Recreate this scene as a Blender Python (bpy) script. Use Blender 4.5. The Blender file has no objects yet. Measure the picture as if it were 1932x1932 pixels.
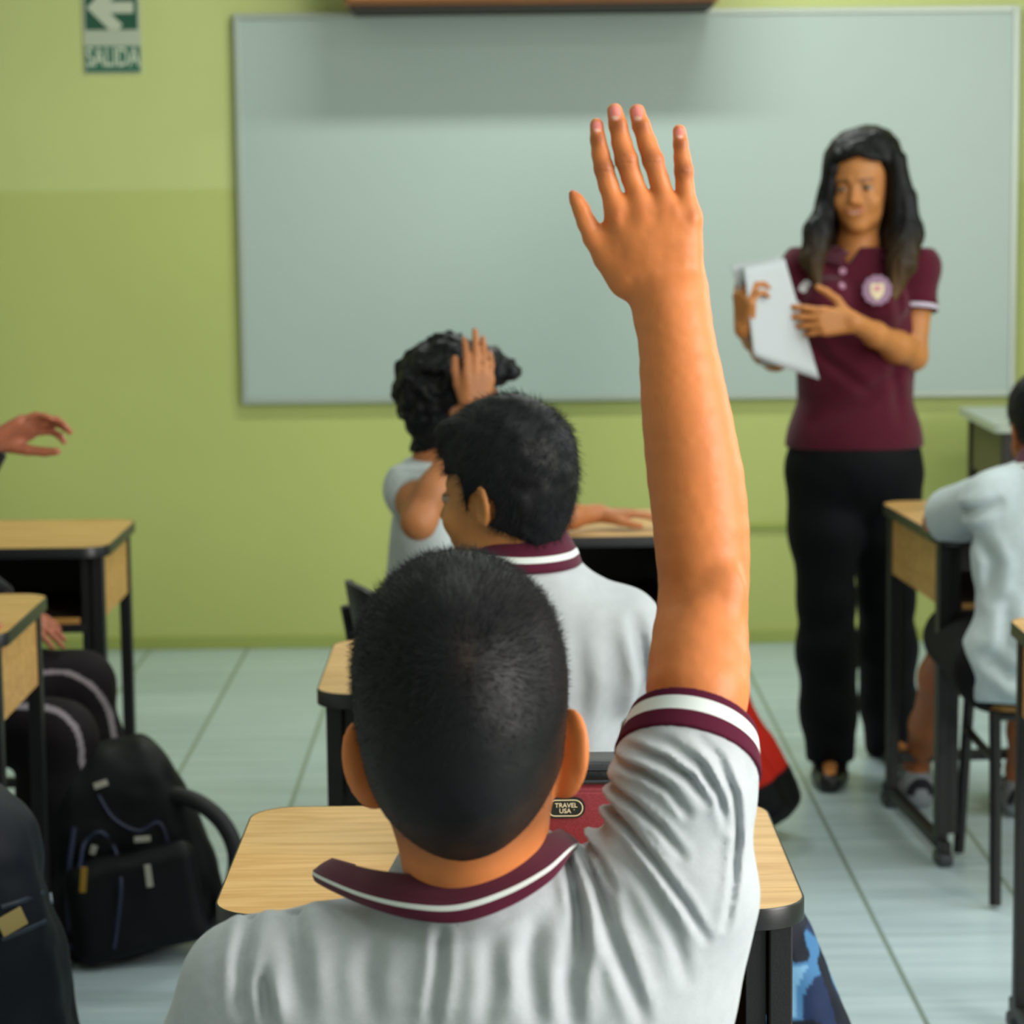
import bpy, bmesh, math, random
import numpy as np
from mathutils import Vector, Matrix, Euler, noise as mnoise

sc = bpy.context.scene
C = sc.collection
R_ = math.radians

# ------------------------------------------------------------------ camera
FPX = 4800.0
CAM = Vector((0, 0, 1.42))
ROLL = R_(-0.62)
vx, vy = (950 - 966) / FPX, (966 - 350) / FPX
ux = vx * math.cos(ROLL) - vy * math.sin(ROLL)
uy = vx * math.sin(ROLL) + vy * math.cos(ROLL)
PITCH, YAW = math.atan(uy), math.atan(ux)
CR = Matrix.Rotation(YAW, 3, 'Z') @ Matrix.Rotation(math.pi / 2 - PITCH, 3, 'X') @ Matrix.Rotation(ROLL, 3, 'Z')
cd = bpy.data.cameras.new('camera')
cd.sensor_fit = 'HORIZONTAL'
cd.sensor_width = 14.0875
cd.lens = 35.0
cd.clip_start = 0.05
cd.dof.use_dof = True
cd.dof.focus_distance = 2.3
cd.dof.aperture_fstop = 3.7
cam = bpy.data.objects.new('camera', cd)
C.objects.link(cam)
cam.matrix_world = Matrix.Translation(CAM) @ CR.to_4x4()
sc.camera = cam

# ------------------------------------------------------------------ look, world, lights
sc.view_settings.view_transform = 'Standard'
sc.view_settings.look = 'None'
sc.view_settings.exposure = 0.0
sc.view_settings.gamma = 1.0
sc.view_settings.use_curve_mapping = False
w = bpy.data.worlds.new('world'); sc.world = w
w.use_nodes = True
w.node_tree.nodes['Background'].inputs[0].default_value = (0.75, 0.88, 1.0, 1)
w.node_tree.nodes['Background'].inputs[1].default_value = 0.4
sc.cycles.max_bounces = 8
sc.cycles.diffuse_bounces = 4
sc.cycles.glossy_bounces = 3
sc.cycles.sample_clamp_indirect = 4.0
sc.cycles.caustics_reflective = False
sc.cycles.caustics_refractive = False

def area(name, loc, aim, sx, sy, power, col):
    l = bpy.data.lights.new(name, 'AREA'); l.shape = 'RECTANGLE'; l.size = sx; l.size_y = sy
    l.energy = power; l.color = col
    o = bpy.data.objects.new(name, l); C.objects.link(o)
    o.location = loc
    d = (Vector(aim) - Vector(loc)).normalized()
    o.rotation_euler = d.to_track_quat('-Z', 'Y').to_euler()
    return o
WALLY, ROOMX0, ROOMX1, ROOMY0, CEIL = 7.80, -3.0, 2.9, -2.2, 2.95
LAMP_W = (1.0, 0.93, 0.80)
# daylight through the two windows of the right wall
area('window_daylight', (ROOMX1 - 0.05, 0.6, 1.75), (0, 1.5, 1.0), 2.2, 1.3, 180, (1.0, 0.95, 0.91))
area('window_daylight', (ROOMX1 - 0.05, 4.4, 1.75), (0, 4.4, 0.9), 2.2, 1.3, 50, (0.93, 0.97, 1.0))
# fluorescent ceiling lamps
for i, (lx, ly, pw) in enumerate([(0.35, 6.65, 36), (1.6, 4.6, 20), (-1.6, 4.6, 5), (0.2, 2.6, 13), (0.4, 0.2, 9)]):
    area('ceiling_lamp_light', (lx, ly, CEIL - 0.10), (lx, ly, 0), 1.2, 0.16, pw, (0.95, 1.0, 0.95))

# ------------------------------------------------------------------ pixel -> place helpers
def ray(px, py):
    return (CR @ Vector(((px - 966) / FPX, -(py - 966) / FPX, -1))).normalized()
def P(px, py, Y):
    d = ray(px, py); return CAM + d * (Y / d.y)
def PZ(px, py, z):
    d = ray(px, py); return CAM + d * ((z - CAM.z) / d.z)
def rm(npx, Y):            # a width in pixels at depth Y, in metres
    return npx * Y / FPX

# ------------------------------------------------------------------ materials
def lin(c):
    if isinstance(c, str):
        c = [int(c[i:i+2], 16) / 255 for i in (0, 2, 4)]
    return tuple((x / 12.92 if x <= 0.04045 else ((x + 0.055) / 1.055) ** 2.4) for x in c) + (1.0,)
MATS = {}
def newmat(name):
    m = bpy.data.materials.new(name); m.use_nodes = True
    return m, m.node_tree.nodes, m.node_tree.links, m.node_tree.nodes['Principled BSDF']
def mat(name, col, rough=0.5, metal=0.0, var=0.0, vscale=8, bump=0.0, bscale=60, spec=0.5, sheen=0.0, coat=0.0, sub=0.0, stretch=None, emit=0):
    if name in MATS: return MATS[name]
    m, n, l, b = newmat(name)
    c = lin(col)
    b.inputs['Roughness'].default_value = rough
    b.inputs['Metallic'].default_value = metal
    b.inputs['Specular IOR Level'].default_value = spec
    b.inputs['Sheen Weight'].default_value = sheen
    b.inputs['Coat Weight'].default_value = coat
    b.inputs['Base Color'].default_value = c
    tc = n.new('ShaderNodeTexCoord'); mp = n.new('ShaderNodeMapping')
    l.new(tc.outputs['Object'], mp.inputs[0])
    if stretch: mp.inputs['Scale'].default_value = stretch
    if var > 0:
        t = n.new('ShaderNodeTexNoise'); t.inputs['Scale'].default_value = vscale; t.inputs['Detail'].default_value = 5
        l.new(mp.outputs[0], t.inputs['Vector'])
        r = n.new('ShaderNodeMixRGB')
        r.inputs[1].default_value = tuple(x * (1 - var) for x in c[:3]) + (1,)
        r.inputs[2].default_value = tuple(min(1, x * (1 + var)) for x in c[:3]) + (1,)
        l.new(t.outputs['Fac'], r.inputs[0]); l.new(r.outputs[0], b.inputs['Base Color'])
    if bump > 0:
        t = n.new('ShaderNodeTexNoise'); t.inputs['Scale'].default_value = bscale; t.inputs['Detail'].default_value = 3
        l.new(mp.outputs[0], t.inputs['Vector'])
        k = n.new('ShaderNodeBump'); k.inputs['Strength'].default_value = bump; k.inputs['Distance'].default_value = 0.002
        l.new(t.outputs['Fac'], k.inputs['Height']); l.new(k.outputs[0], b.inputs['Normal'])
    if sub > 0:
        b.inputs['Subsurface Weight'].default_value = sub
        b.inputs['Subsurface Radius'].default_value = (0.010, 0.004, 0.002)
        b.inputs['Subsurface Scale'].default_value = 1.0
    if emit:
        b.inputs['Emission Color'].default_value = c; b.inputs['Emission Strength'].default_value = emit
    MATS[name] = m
    return m
def ramp(n, stops, interp='LINEAR'):
    r = n.new('ShaderNodeValToRGB'); e = r.color_ramp.elements
    r.color_ramp.interpolation = interp
    while len(e) < len(stops): e.new(0.5)
    for k, (t, c) in enumerate(stops):
        e[k].position = t; e[k].color = c if len(c) == 4 else lin(c)
    return r

def mat_wood(name, c1, c2, c3, rough=0.42):
    m, n, l, b = newmat(name)
    tc = n.new('ShaderNodeTexCoord'); mp = n.new('ShaderNodeMapping'); mp.inputs['Scale'].default_value = (2.0, 17, 17)
    l.new(tc.outputs['Object'], mp.inputs[0])
    oi = n.new('ShaderNodeObjectInfo')
    l.new(oi.outputs['Location'], mp.inputs['Location'])
    t = n.new('ShaderNodeTexNoise'); t.inputs['Scale'].default_value = 1.6; t.inputs['Detail'].default_value = 3; t.inputs['Distortion'].default_value = 0.4
    l.new(mp.outputs[0], t.inputs['Vector'])
    mu = n.new('ShaderNodeMath'); mu.operation = 'MULTIPLY'; mu.inputs[1].default_value = 8
    l.new(t.outputs['Fac'], mu.inputs[0])
    fr = n.new('ShaderNodeMath'); fr.operation = 'PINGPONG'; fr.inputs[1].default_value = 1
    l.new(mu.outputs[0], fr.inputs[0])
    mp2 = n.new('ShaderNodeMapping'); mp2.inputs['Scale'].default_value = (5, 120, 120); l.new(tc.outputs['Object'], mp2.inputs[0])
    t2 = n.new('ShaderNodeTexNoise'); t2.inputs['Scale'].default_value = 1.0; t2.inputs['Detail'].default_value = 2
    l.new(mp2.outputs[0], t2.inputs['Vector'])
    r1 = ramp(n, [(0.0, c1), (0.55, c2), (1.0, c3)]); l.new(fr.outputs[0], r1.inputs[0])
    r2 = ramp(n, [(0.3, (0.88, 0.87, 0.85, 1)), (0.7, (1.06, 1.06, 1.06, 1))]); l.new(t2.outputs['Fac'], r2.inputs[0])
    mx = n.new('ShaderNodeMixRGB'); mx.blend_type = 'MULTIPLY'; mx.inputs[0].default_value = 0.6
    l.new(r1.outputs[0], mx.inputs[1]); l.new(r2.outputs[0], mx.inputs[2]); l.new(mx.outputs[0], b.inputs['Base Color'])
    b.inputs['Roughness'].default_value = rough
    return m
def mat_attr(name, rough=0.6, spec=0.4, sheen=0.0, sub=0.0, bump=0.0, bscale=300, noisevar=0.0, nscale=60, weave=False):
    """base colour from the mesh's own colour attribute 'Col' (cloth colours, lips, nails, brows)"""
    if name in MATS: return MATS[name]
    m, n, l, b = newmat(name)
    a = n.new('ShaderNodeAttribute'); a.attribute_name = 'Col'
    out = a.outputs['Color']
    tc = n.new('ShaderNodeTexCoord')
    if noisevar > 0:
        t = n.new('ShaderNodeTexNoise'); t.inputs['Scale'].default_value = nscale; t.inputs['Detail'].default_value = 6
        l.new(tc.outputs['Object'], t.inputs['Vector'])
        r = ramp(n, [(0.25, (1 - noisevar,) * 3 + (1,)), (0.75, (1 + noisevar,) * 3 + (1,))]); l.new(t.outputs['Fac'], r.inputs[0])
        mx = n.new('ShaderNodeMixRGB'); mx.blend_type = 'MULTIPLY'; mx.inputs[0].default_value = 1
        l.new(out, mx.inputs[1]); l.new(r.outputs[0], mx.inputs[2]); out = mx.outputs[0]
    l.new(out, b.inputs['Base Color'])
    b.inputs['Roughness'].default_value = rough
    b.inputs['Specular IOR Level'].default_value = spec
    b.inputs['Sheen Weight'].default_value = sheen
    if sub > 0:
        b.inputs['Subsurface Weight'].default_value = sub
        b.inputs['Subsurface Radius'].default_value = (0.008, 0.003, 0.0015)
        b.inputs['Subsurface Scale'].default_value = 1.0
    if bump > 0:
        t = n.new('ShaderNodeTexNoise'); t.inputs['Scale'].default_value = bscale; t.inputs['Detail'].default_value = 4
        l.new(tc.outputs['Object'], t.inputs['Vector'])
        k = n.new('ShaderNodeBump'); k.inputs['Strength'].default_value = bump; k.inputs['Distance'].default_value = 0.001
        l.new(t.outputs['Fac'], k.inputs['Height']); l.new(k.outputs[0], b.inputs['Normal'])
    MATS[name] = m
    return m

# ------------------------------------------------------------------ object helpers
def tag(o, label=None, cat=None, group=None, kind=None):
    if label: o['label'] = label
    if cat: o['category'] = cat
    if group: o['group'] = group
    if kind: o['kind'] = kind
    return o
def thing(name, label, cat, loc=(0, 0, 0), rotz=0.0, group=None):
    o = bpy.data.objects.new(name, None); C.objects.link(o); o.empty_display_size = 0.1
    o.location = loc; o.rotation_euler = (0, 0, rotz)
    return tag(o, label, cat, group)
def addobj(name, me, m=None, parent=None, label=None):
    o = bpy.data.objects.new(name, me); C.objects.link(o)
    if m is not None:
        for mm in (m if isinstance(m, (list, tuple)) else [m]): me.materials.append(mm)
    if parent is not None: o.parent = parent
    if label: o['label'] = label
    return o
def smooth(me, angle=None):
    me.polygons.foreach_set('use_smooth', [True] * len(me.polygons)); me.update()
    if angle is not None:
        me.set_sharp_from_angle(angle=R_(angle))
class MB:
    """collects shapes into one mesh"""
    def __init__(s): s.bm = bmesh.new()
    def box(s, c, d, rot=None, bev=0.0):
        r = bmesh.ops.create_cube(s.bm, size=1.0)
        M = Matrix.Translation(c) @ (rot.to_4x4() if rot else Matrix()) @ Matrix.Diagonal((*d, 1))
        bmesh.ops.transform(s.bm, matrix=M, verts=r['verts'])
        if bev > 0:
            es = list({e for v in r['verts'] for e in v.link_edges})
            bmesh.ops.bevel(s.bm, geom=es, offset=bev, segments=2, profile=0.5, affect='EDGES')
        return s
    def tube(s, pts, r, seg=10, cap=True):
        pts = [Vector(p) for p in pts]; rings = []
        rr = r if isinstance(r, (list, tuple)) else [r] * len(pts)
        up = None
        for i, p in enumerate(pts):
            t = (pts[min(i + 1, len(pts) - 1)] - pts[max(i - 1, 0)]).normalized()
            if up is None: up = Vector((0, 0, 1)) if abs(t.z) < 0.9 else Vector((1, 0, 0))
            a = t.cross(up).normalized(); b = a.cross(t).normalized(); up = b
            rings.append([s.bm.verts.new(p + (a * math.cos(k / seg * math.tau) + b * math.sin(k / seg * math.tau)) * rr[i]) for k in range(seg)])
        for i in range(len(rings) - 1):
            for k in range(seg):
                s.bm.faces.new((rings[i][k], rings[i][(k + 1) % seg], rings[i + 1][(k + 1) % seg], rings[i + 1][k]))
        if cap:
            s.bm.faces.new(rings[0][::-1]); s.bm.faces.new(rings[-1])
        return s
    def prism(s, poly, z0, z1, M=None):
        lo = [s.bm.verts.new((x, y, z0)) for x, y in poly]; hi = [s.bm.verts.new((x, y, z1)) for x, y in poly]
        n = len(poly)
        s.bm.faces.new(lo[::-1]); s.bm.faces.new(hi)
        for k in range(n): s.bm.faces.new((lo[k], lo[(k + 1) % n], hi[(k + 1) % n], hi[k]))
        if M is not None: bmesh.ops.transform(s.bm, matrix=M, verts=lo + hi)
        return s
    def sheet(s, grid):
        g = [[s.bm.verts.new(p) for p in row] for row in grid]
        for i in range(len(g) - 1):
            for j in range(len(g[0]) - 1):
                s.bm.faces.new((g[i][j], g[i][j + 1], g[i + 1][j + 1], g[i + 1][j]))
        return s
    def build(s, name, m, parent=None, sm=None, label=None):
        bmesh.ops.recalc_face_normals(s.bm, faces=s.bm.faces[:])
        me = bpy.data.meshes.new(name); s.bm.to_mesh(me); s.bm.free()
        if sm is not None: smooth(me, sm)
        return addobj(name, me, m, parent, label)
def rrect(w_, d_, r, seg=8, cx=0, cy=0):
    out = []
    for (sx, sy, a0) in ((1, 1, 0), (-1, 1, 90), (-1, -1, 180), (1, -1, 270)):
        for k in range(seg + 1):
            a = R_(a0 + 90 * k / seg)
            out.append((cx + sx * (w_ / 2 - r) + r * math.cos(a), cy + sy * (d_ / 2 - r) + r * math.sin(a)))
    return out
def struct(o): o['kind'] = 'structure'; return o
def copy_tree(o, parent=None):
    c = o.copy(); C.objects.link(c); c.parent = parent
    for ch in [x for x in C.objects if x.parent == o]: copy_tree(ch, c)
    return c
def textmesh(name, s, size, M, m, parent, ext=0.0006, space=1.0, xs=1.0):
    cu = bpy.data.curves.new(name, 'FONT'); cu.body = s; cu.size = size; cu.extrude = ext
    cu.align_x = 'CENTER'; cu.align_y = 'CENTER'; cu.offset = size * 0.012; cu.space_character = space
    t = bpy.data.objects.new(name, cu); C.objects.link(t)
    dg = bpy.context.evaluated_depsgraph_get()
    me = bpy.data.meshes.new_from_object(t.evaluated_get(dg))
    bpy.data.objects.remove(t)
    me.transform(M @ Matrix.Diagonal((xs, 1, 1, 1)))
    me.materials.clear()
    return addobj(name, me, m, parent)

# ------------------------------------------------------------------ palette
M_ = dict(
    black=mat('black_metal', '06070a', 0.5, 0.0, var=0.15, bump=0.15, bscale=500),
    band=mat('black_edge_band', '0f1217', 0.38),
    plastic=mat('black_plastic', '070809', 0.5),
    glide=mat('glide_plastic', '30343a', 0.5),
    wood=mat_wood('beech_laminate', 'bd9050', 'caa062', 'd2a96c'),
    panel=mat_wood('beech_panel', 'b08040', 'bf9050', 'c89a58'),
    white=mat('white_metal', 'b9beb8', 0.35),
)

# ------------------------------------------------------------------ implicit surfaces: bodies and clothes are one smooth continuous surface each
f32 = np.float32
def A(v): return np.array(v, dtype=f32)
def smin(a, b, k):
    if k <= 0: return np.minimum(a, b)
    h = np.clip(0.5 + 0.5 * (b - a) / k, 0, 1)
    return b + (a - b) * h - k * h * (1 - h)
def smax(a, b, k): return -smin(-a, -b, k)
def cone(p, a, b, ra, rb):
    a, b = A(a), A(b); ba = b - a; pa = p - a
    h = np.clip(pa @ ba / max(float(ba @ ba), 1e-9), 0, 1)
    d = pa - h[:, None] * ba
    return np.sqrt(np.einsum('ij,ij->i', d, d)) - (ra + (rb - ra) * h)
def chain(p, pts, rs, k=0.01):
    d = None
    for i in range(len(pts) - 1):
        e = cone(p, pts[i], pts[i + 1], rs[i], rs[i + 1]); d = e if d is None else smin(d, e, k)
    return d
def ell(p, c, r, R=None):
    q = p - A(c)
    if R is not None: q = q @ A(R)          # columns of R = the ellipsoid's axes
    r = A(r); k0 = np.sqrt(((q / r) ** 2).sum(1)); k1 = np.sqrt(((q / (r * r)) ** 2).sum(1))
    return k0 * (k0 - 1.0) / np.maximum(k1, 1e-6)
def plane(p, o, n):
    n = A(n); n = n / np.linalg.norm(n); return (p - A(o)) @ n
def norm(v): v = np.array(v, dtype=float); return v / np.linalg.norm(v)
def polydist(q, pts):
    """distance of 2-D or 3-D points to a polyline and the fraction along it"""
    best = np.full(len(q), 1e9, f32); tt = np.zeros(len(q), f32); n = len(pts) - 1
    for i in range(n):
        a, b = A(pts[i]), A(pts[i + 1]); ba = b - a; pa = q - a
        h = np.clip(pa @ ba / max(float(ba @ ba), 1e-12), 0, 1); d = pa - h[:, None] * ba
        e = np.sqrt((d * d).sum(1)); m = e < best; best[m] = e[m]; tt[m] = (i + h[m]) / n
    return best, tt
_rng = np.random.RandomState(7)
_tab = _rng.rand(64, 64, 64).astype(f32)
def vnoise(p, s):
    q = p * s + 1000; i = np.floor(q).astype(int); f = (q - i).astype(f32); f = f * f * (3 - 2 * f); i &= 63; j = (i + 1) & 63
    t = _tab; x0, y0, z0 = i.T; x1, y1, z1 = j.T; fx, fy, fz = f.T
    c = lambda a, b: a + (b - a) * fx
    u = c(t[x0, y0, z0], t[x1, y0, z0]); v = c(t[x0, y1, z0], t[x1, y1, z0]); w_ = c(t[x0, y0, z1], t[x1, y0, z1]); x = c(t[x0, y1, z1], t[x1, y1, z1])
    a = u + (v - u) * fy; b = w_ + (x - w_) * fy
    return (a + (b - a) * fz) * 2 - 1
def sdf_mesh(fn, lo, hi, h, B=6):
    lo = A(lo); hi = A(hi)
    nb = np.ceil((hi - lo) / (h * B)).astype(int); n = nb * B + 1
    ci = np.stack(np.meshgrid(*[np.arange(k) for k in nb], indexing='ij'), -1).reshape(-1, 3)
    cc = lo + (ci + 0.5) * (h * B)
    dc = np.concatenate([fn(cc[i:i + 200000].astype(f32)) for i in range(0, len(cc), 200000)])
    D = np.where(dc.reshape(nb) > 0, 1.0, -1.0).astype(f32)
    D = D.repeat(B, 0).repeat(B, 1).repeat(B, 2)
    D = np.pad(D, ((0, 1),) * 3, mode='edge')
    act = np.abs(dc) < h * B * 1.45
    o = np.stack(np.meshgrid(*[np.arange(B + 1)] * 3, indexing='ij'), -1).reshape(-1, 3)
    ab = ci[act]
    for s in range(0, len(ab), 600):
        idx = (ab[s:s + 600, None, :] * B + o[None]).reshape(-1, 3)
        v = fn((lo + idx * h).astype(f32))
        D[idx[:, 0], idx[:, 1], idx[:, 2]] = v
    S = D < 0
    c = S[:-1, :-1, :-1]; mixed = np.zeros(c.shape, bool)
    corners = [(i, j, k) for i in (0, 1) for j in (0, 1) for k in (0, 1)]
    sub = lambda arr, t: arr[t[0]:arr.shape[0] - 1 + t[0], t[1]:arr.shape[1] - 1 + t[1], t[2]:arr.shape[2] - 1 + t[2]]
    for t in corners[1:]: mixed |= sub(S, t) != c
    cell = np.argwhere(mixed)
    vid = np.full(mixed.shape, -1, np.int32); vid[tuple(cell.T)] = np.arange(len(cell))
    acc = np.zeros((len(cell), 3), f32); cnt = np.zeros(len(cell), f32)
    vals = {t: D[cell[:, 0] + t[0], cell[:, 1] + t[1], cell[:, 2] + t[2]] for t in corners}
    for t in corners:
        for ax in range(3):
            if t[ax]: continue
            u = list(t); u[ax] = 1; u = tuple(u)
            a, b = vals[t], vals[u]; m = (a < 0) != (b < 0)
            f = a[m] / (a[m] - b[m])
            q = np.tile(A(t), (m.sum(), 1)); q[:, ax] = f
            acc[m] += q; cnt[m] += 1
    V = lo + (cell + acc / cnt[:, None]) * h
    quads = []
    for ax in range(3):
        b_, c_ = (ax + 1) % 3, (ax + 2) % 3
        s0 = [slice(None)] * 3; s1 = [slice(None)] * 3; s0[ax] = slice(0, -1); s1[ax] = slice(1, None)
        e = np.argwhere(S[tuple(s0)] != S[tuple(s1)])
        e = e[(e[:, b_] > 0) & (e[:, c_] > 0) & (e[:, b_] < mixed.shape[b_]) & (e[:, c_] < mixed.shape[c_])]
        if not len(e): continue
        ub = np.zeros(3, int); ub[b_] = 1; uc = np.zeros(3, int); uc[c_] = 1
        g = lambda x: vid[x[:, 0], x[:, 1], x[:, 2]]
        q = np.stack([g(e - ub - uc), g(e - uc), g(e), g(e - ub)], 1)
        flip = ~S[tuple(e.T)]; q[flip] = q[flip][:, ::-1]
        quads.append(q)
    Q = np.concatenate(quads); Q = Q[(Q >= 0).all(1)]
    return V.astype(f32), Q
def relax(V, Q, n=1, lam=0.5):
    e = np.concatenate([Q[:, [0, 1]], Q[:, [1, 2]], Q[:, [2, 3]], Q[:, [3, 0]]]); e = np.concatenate([e, e[:, ::-1]])
    deg = np.bincount(e[:, 0], minlength=len(V)).astype(f32)
    for _ in range(n):
        for l in (lam, -lam * 1.03):
            s = np.stack([np.bincount(e[:, 0], weights=V[e[:, 1], k], minlength=len(V)) for k in range(3)], 1)
            V = V + l * (s / np.maximum(deg, 1)[:, None] - V)
    return V
def sdf_obj(name, pieces, m, parent=None, col=None, label=None, rel=2):
    """pieces: list of (fn, lo, hi, voxel[, keep]) joined into one mesh"""
    Vs, Qs, off = [], [], 0
    for pc in pieces:
        V, Q = sdf_mesh(*pc[:4])
        V = relax(V, Q, rel)
        Vs.append(V); Qs.append(Q + off); off += len(V)
    V = np.concatenate(Vs).astype(f32); Q = np.concatenate(Qs)
    o3 = np.zeros(3)
    if parent is not None: o3 = np.array(parent.matrix_world.translation if parent.parent else parent.location)
    me = bpy.data.meshes.new(name)
    me.vertices.add(len(V)); me.vertices.foreach_set('co', (V - o3).astype(f32).ravel())
    me.loops.add(Q.size); me.loops.foreach_set('vertex_index', Q.astype(np.int32).ravel())
    me.polygons.add(len(Q)); me.polygons.foreach_set('loop_start', np.arange(0, Q.size, 4, dtype=np.int32))
    me.update(calc_edges=True); smooth(me)
    if col is not None:
        c = col(V); at = me.color_attributes.new('Col', 'FLOAT_COLOR', 'POINT')
        at.data.foreach_set('color', np.concatenate([c, np.ones((len(c), 1))], 1).astype(f32).ravel())
    return addobj(name, me, m, parent, label)
def linc(h): return np.array(lin(h)[:3], dtype=f32)
def blend(base, col, wgt): return base + (linc(col) - base) * np.clip(wgt, 0, 1)[:, None]
def gs(d, s): return np.exp(-(d / s) ** 2)

# ------------------------------------------------------------------ anatomy (head frame: x right, y face, z up, origin between the ears)
def rot(yaw=0, pitch=0, roll=0):
    """columns = right, forward, up; yaw turns left, pitch looks up, roll tips the crown right (degrees)"""
    return np.array(Matrix.Rotation(R_(yaw), 3, 'Z') @ Matrix.Rotation(R_(pitch), 3, 'X') @ Matrix.Rotation(R_(roll), 3, 'Y'))
class Head:
    def __init__(s, c, R, sc=1.0, ears=0.5, earflare=28, smile=0.0, wide=1.0):
        s.c, s.R, s.sc, s.ear, s.fl, s.smile, s.wide = np.array(c, float), R, sc, ears, earflare, smile, wide
    def loc(s, p):
        q = ((p - A(s.c)) @ A(s.R)) / s.sc; q = q.copy(); q[:, 0] /= s.wide; return q
    def world(s, q): return s.c + s.R @ (np.array(q, float) * s.sc * np.array([s.wide, 1, 1]))
    def cranium(s, q):
        d = ell(q, (0, -0.014, 0.040), (0.075, 0.094, 0.090))
        d = smin(d, ell(q, (0, -0.045, 0.005), (0.060, 0.058, 0.058)), 0.03)
        return d
    def face(s, q):
        d = s.cranium(q)
        d = smin(d, ell(q, (0, 0.020, -0.030), (0.060, 0.066, 0.072)), 0.03)
        d = smin(d, ell(q, (0, 0.030, -0.065), (0.046, 0.048, 0.036)), 0.025)
        d = smin(d, ell(q, (0, 0.066, -0.092), (0.020, 0.015, 0.014)), 0.025)
        return d
    def full(s, q):
        d = s.face(q)
        qa = q.copy(); qa[:, 0] = np.abs(qa[:, 0])
        d = smin(d, cone(qa, (0.010, 0.080, 0.024), (0.040, 0.062, 0.025), 0.004, 0.004), 0.02)
        d = smin(d, ell(qa, (0.036, 0.062, -0.030), (0.020, 0.018, 0.018)), 0.022)
        d = smax(d, -ell(qa, (0.031, 0.092, 0.004), (0.017, 0.014, 0.011)), 0.012)
        d = smin(d, cone(q, (0, 0.084, 0.010), (0, 0.103, -0.026), 0.0065, 0.0095), 0.012)
        d = smin(d, ell(qa, (0.011, 0.092, -0.030), (0.008, 0.009, 0.007)), 0.006)
        d = smin(d, ell(qa, (0.031, 0.074, 0.003), (0.012, 0.012, 0.012)), 0.001)
        # lips, with the corners lifted when smiling
        ml = q.copy(); ml[:, 2] -= s.smile * (np.abs(ml[:, 0]) / 0.025) ** 2 * 0.010
        wd = 0.018 + 0.006 * s.smile
        d = smin(d, cone(ml, (-wd, 0.078, -0.054), (wd, 0.078, -0.054), 0.004, 0.004), 0.006)
        d = smin(d, cone(ml, (-wd * .8, 0.084, -0.051), (wd * .8, 0.084, -0.051), 0.0045, 0.0045), 0.006)
        d = smin(d, cone(ml, (-wd * .75, 0.083, -0.062), (wd * .75, 0.083, -0.062), 0.0055, 0.0055), 0.006)
        d = smax(d, -cone(ml, (-wd, 0.092, -0.0565), (wd, 0.092, -0.0565), 0.0022, 0.0022), 0.003)
        # ears
        a = R_(s.fl); e = s.ear * 2
        ey = np.array([math.sin(a), -math.cos(a), -0.12]); ey /= np.linalg.norm(ey)
        ez = np.array([0.10, 0.06, 1.0]); ez -= ey * (ey @ ez); ez /= np.linalg.norm(ez)
        ex = np.cross(ey, ez); E = np.stack([ex, ey, ez], 1)
        c0 = np.array([0.071, -0.004, -0.002]) + ey * 0.010 * e
        ear = ell(qa, c0, (0.0065, 0.019 * e, 0.031), E)
        ear = smin(ear, ell(qa, c0 - ez * 0.020 - ey * 0.004, (0.006, 0.011, 0.013), E), 0.008)
        out = ex if ex[0] > 0 else -ex
        ear = smax(ear, -ell(qa, c0 + out * 0.007 - ey * 0.002, (0.006, 0.012 * e, 0.021), E), 0.004)
        d = smin(d, ear, 0.006)
        return d
    def sdf(s, p):
        q = s.loc(p); return s.full(q) * s.sc
    def paint(s, p, c, brow='0d0a09', lip='b0604c', near=0.16):
        q = s.loc(p); qa = q.copy(); qa[:, 0] = np.abs(qa[:, 0]); front = q[:, 1] > 0.055
        d = cone(qa, (0.016, 0.086, 0.0225), (0.047, 0.070, 0.0235), 0.0028, 0.0015)
        c = blend(c, brow, (d < 0.006) * front * np.clip(1 - d / 0.006, 0, 1) * 0.6)
        e = np.linalg.norm(qa - A((0.031, 0.074, 0.003)), axis=1)
        r = np.sqrt((qa[:, 0] - 0.031) ** 2 + (q[:, 2] - 0.003) ** 2)
        eye = (e < 0.0135) & front & (np.abs(q[:, 2] - 0.003) < 0.0046)
        c = blend(c, '94836f', eye * 1.0); c = blend(c, '140d0a', (eye & (r < 0.0054)) * 1.0)
        lid = (np.abs(q[:, 2] - 0.0088) < 0.0016) & (qa[:, 0] > 0.017) & (qa[:, 0] < 0.045) & front & (e < 0.019)
        c = blend(c, '1c120d', lid * 0.8)
        ml = q[:, 2] - s.smile * (np.abs(q[:, 0]) / 0.025) ** 2 * 0.010
        lp = (np.abs(q[:, 0]) < 0.022 + 0.006 * s.smile) & (np.abs(ml + 0.0565) < 0.0068 * np.sqrt(np.clip(1 - (q[:, 0] / 0.027) ** 2, 0, 1))) & (q[:, 1] > 0.07)
        c = blend(c, lip, lp * 0.7)
        if s.smile > 0.5:
            th = (np.abs(q[:, 0]) < 0.014) & (np.abs(ml + 0.0565) < 0.0016) & (q[:, 1] > 0.07); c = blend(c, 'c4a494', th * 1.0)
        return c

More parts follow.
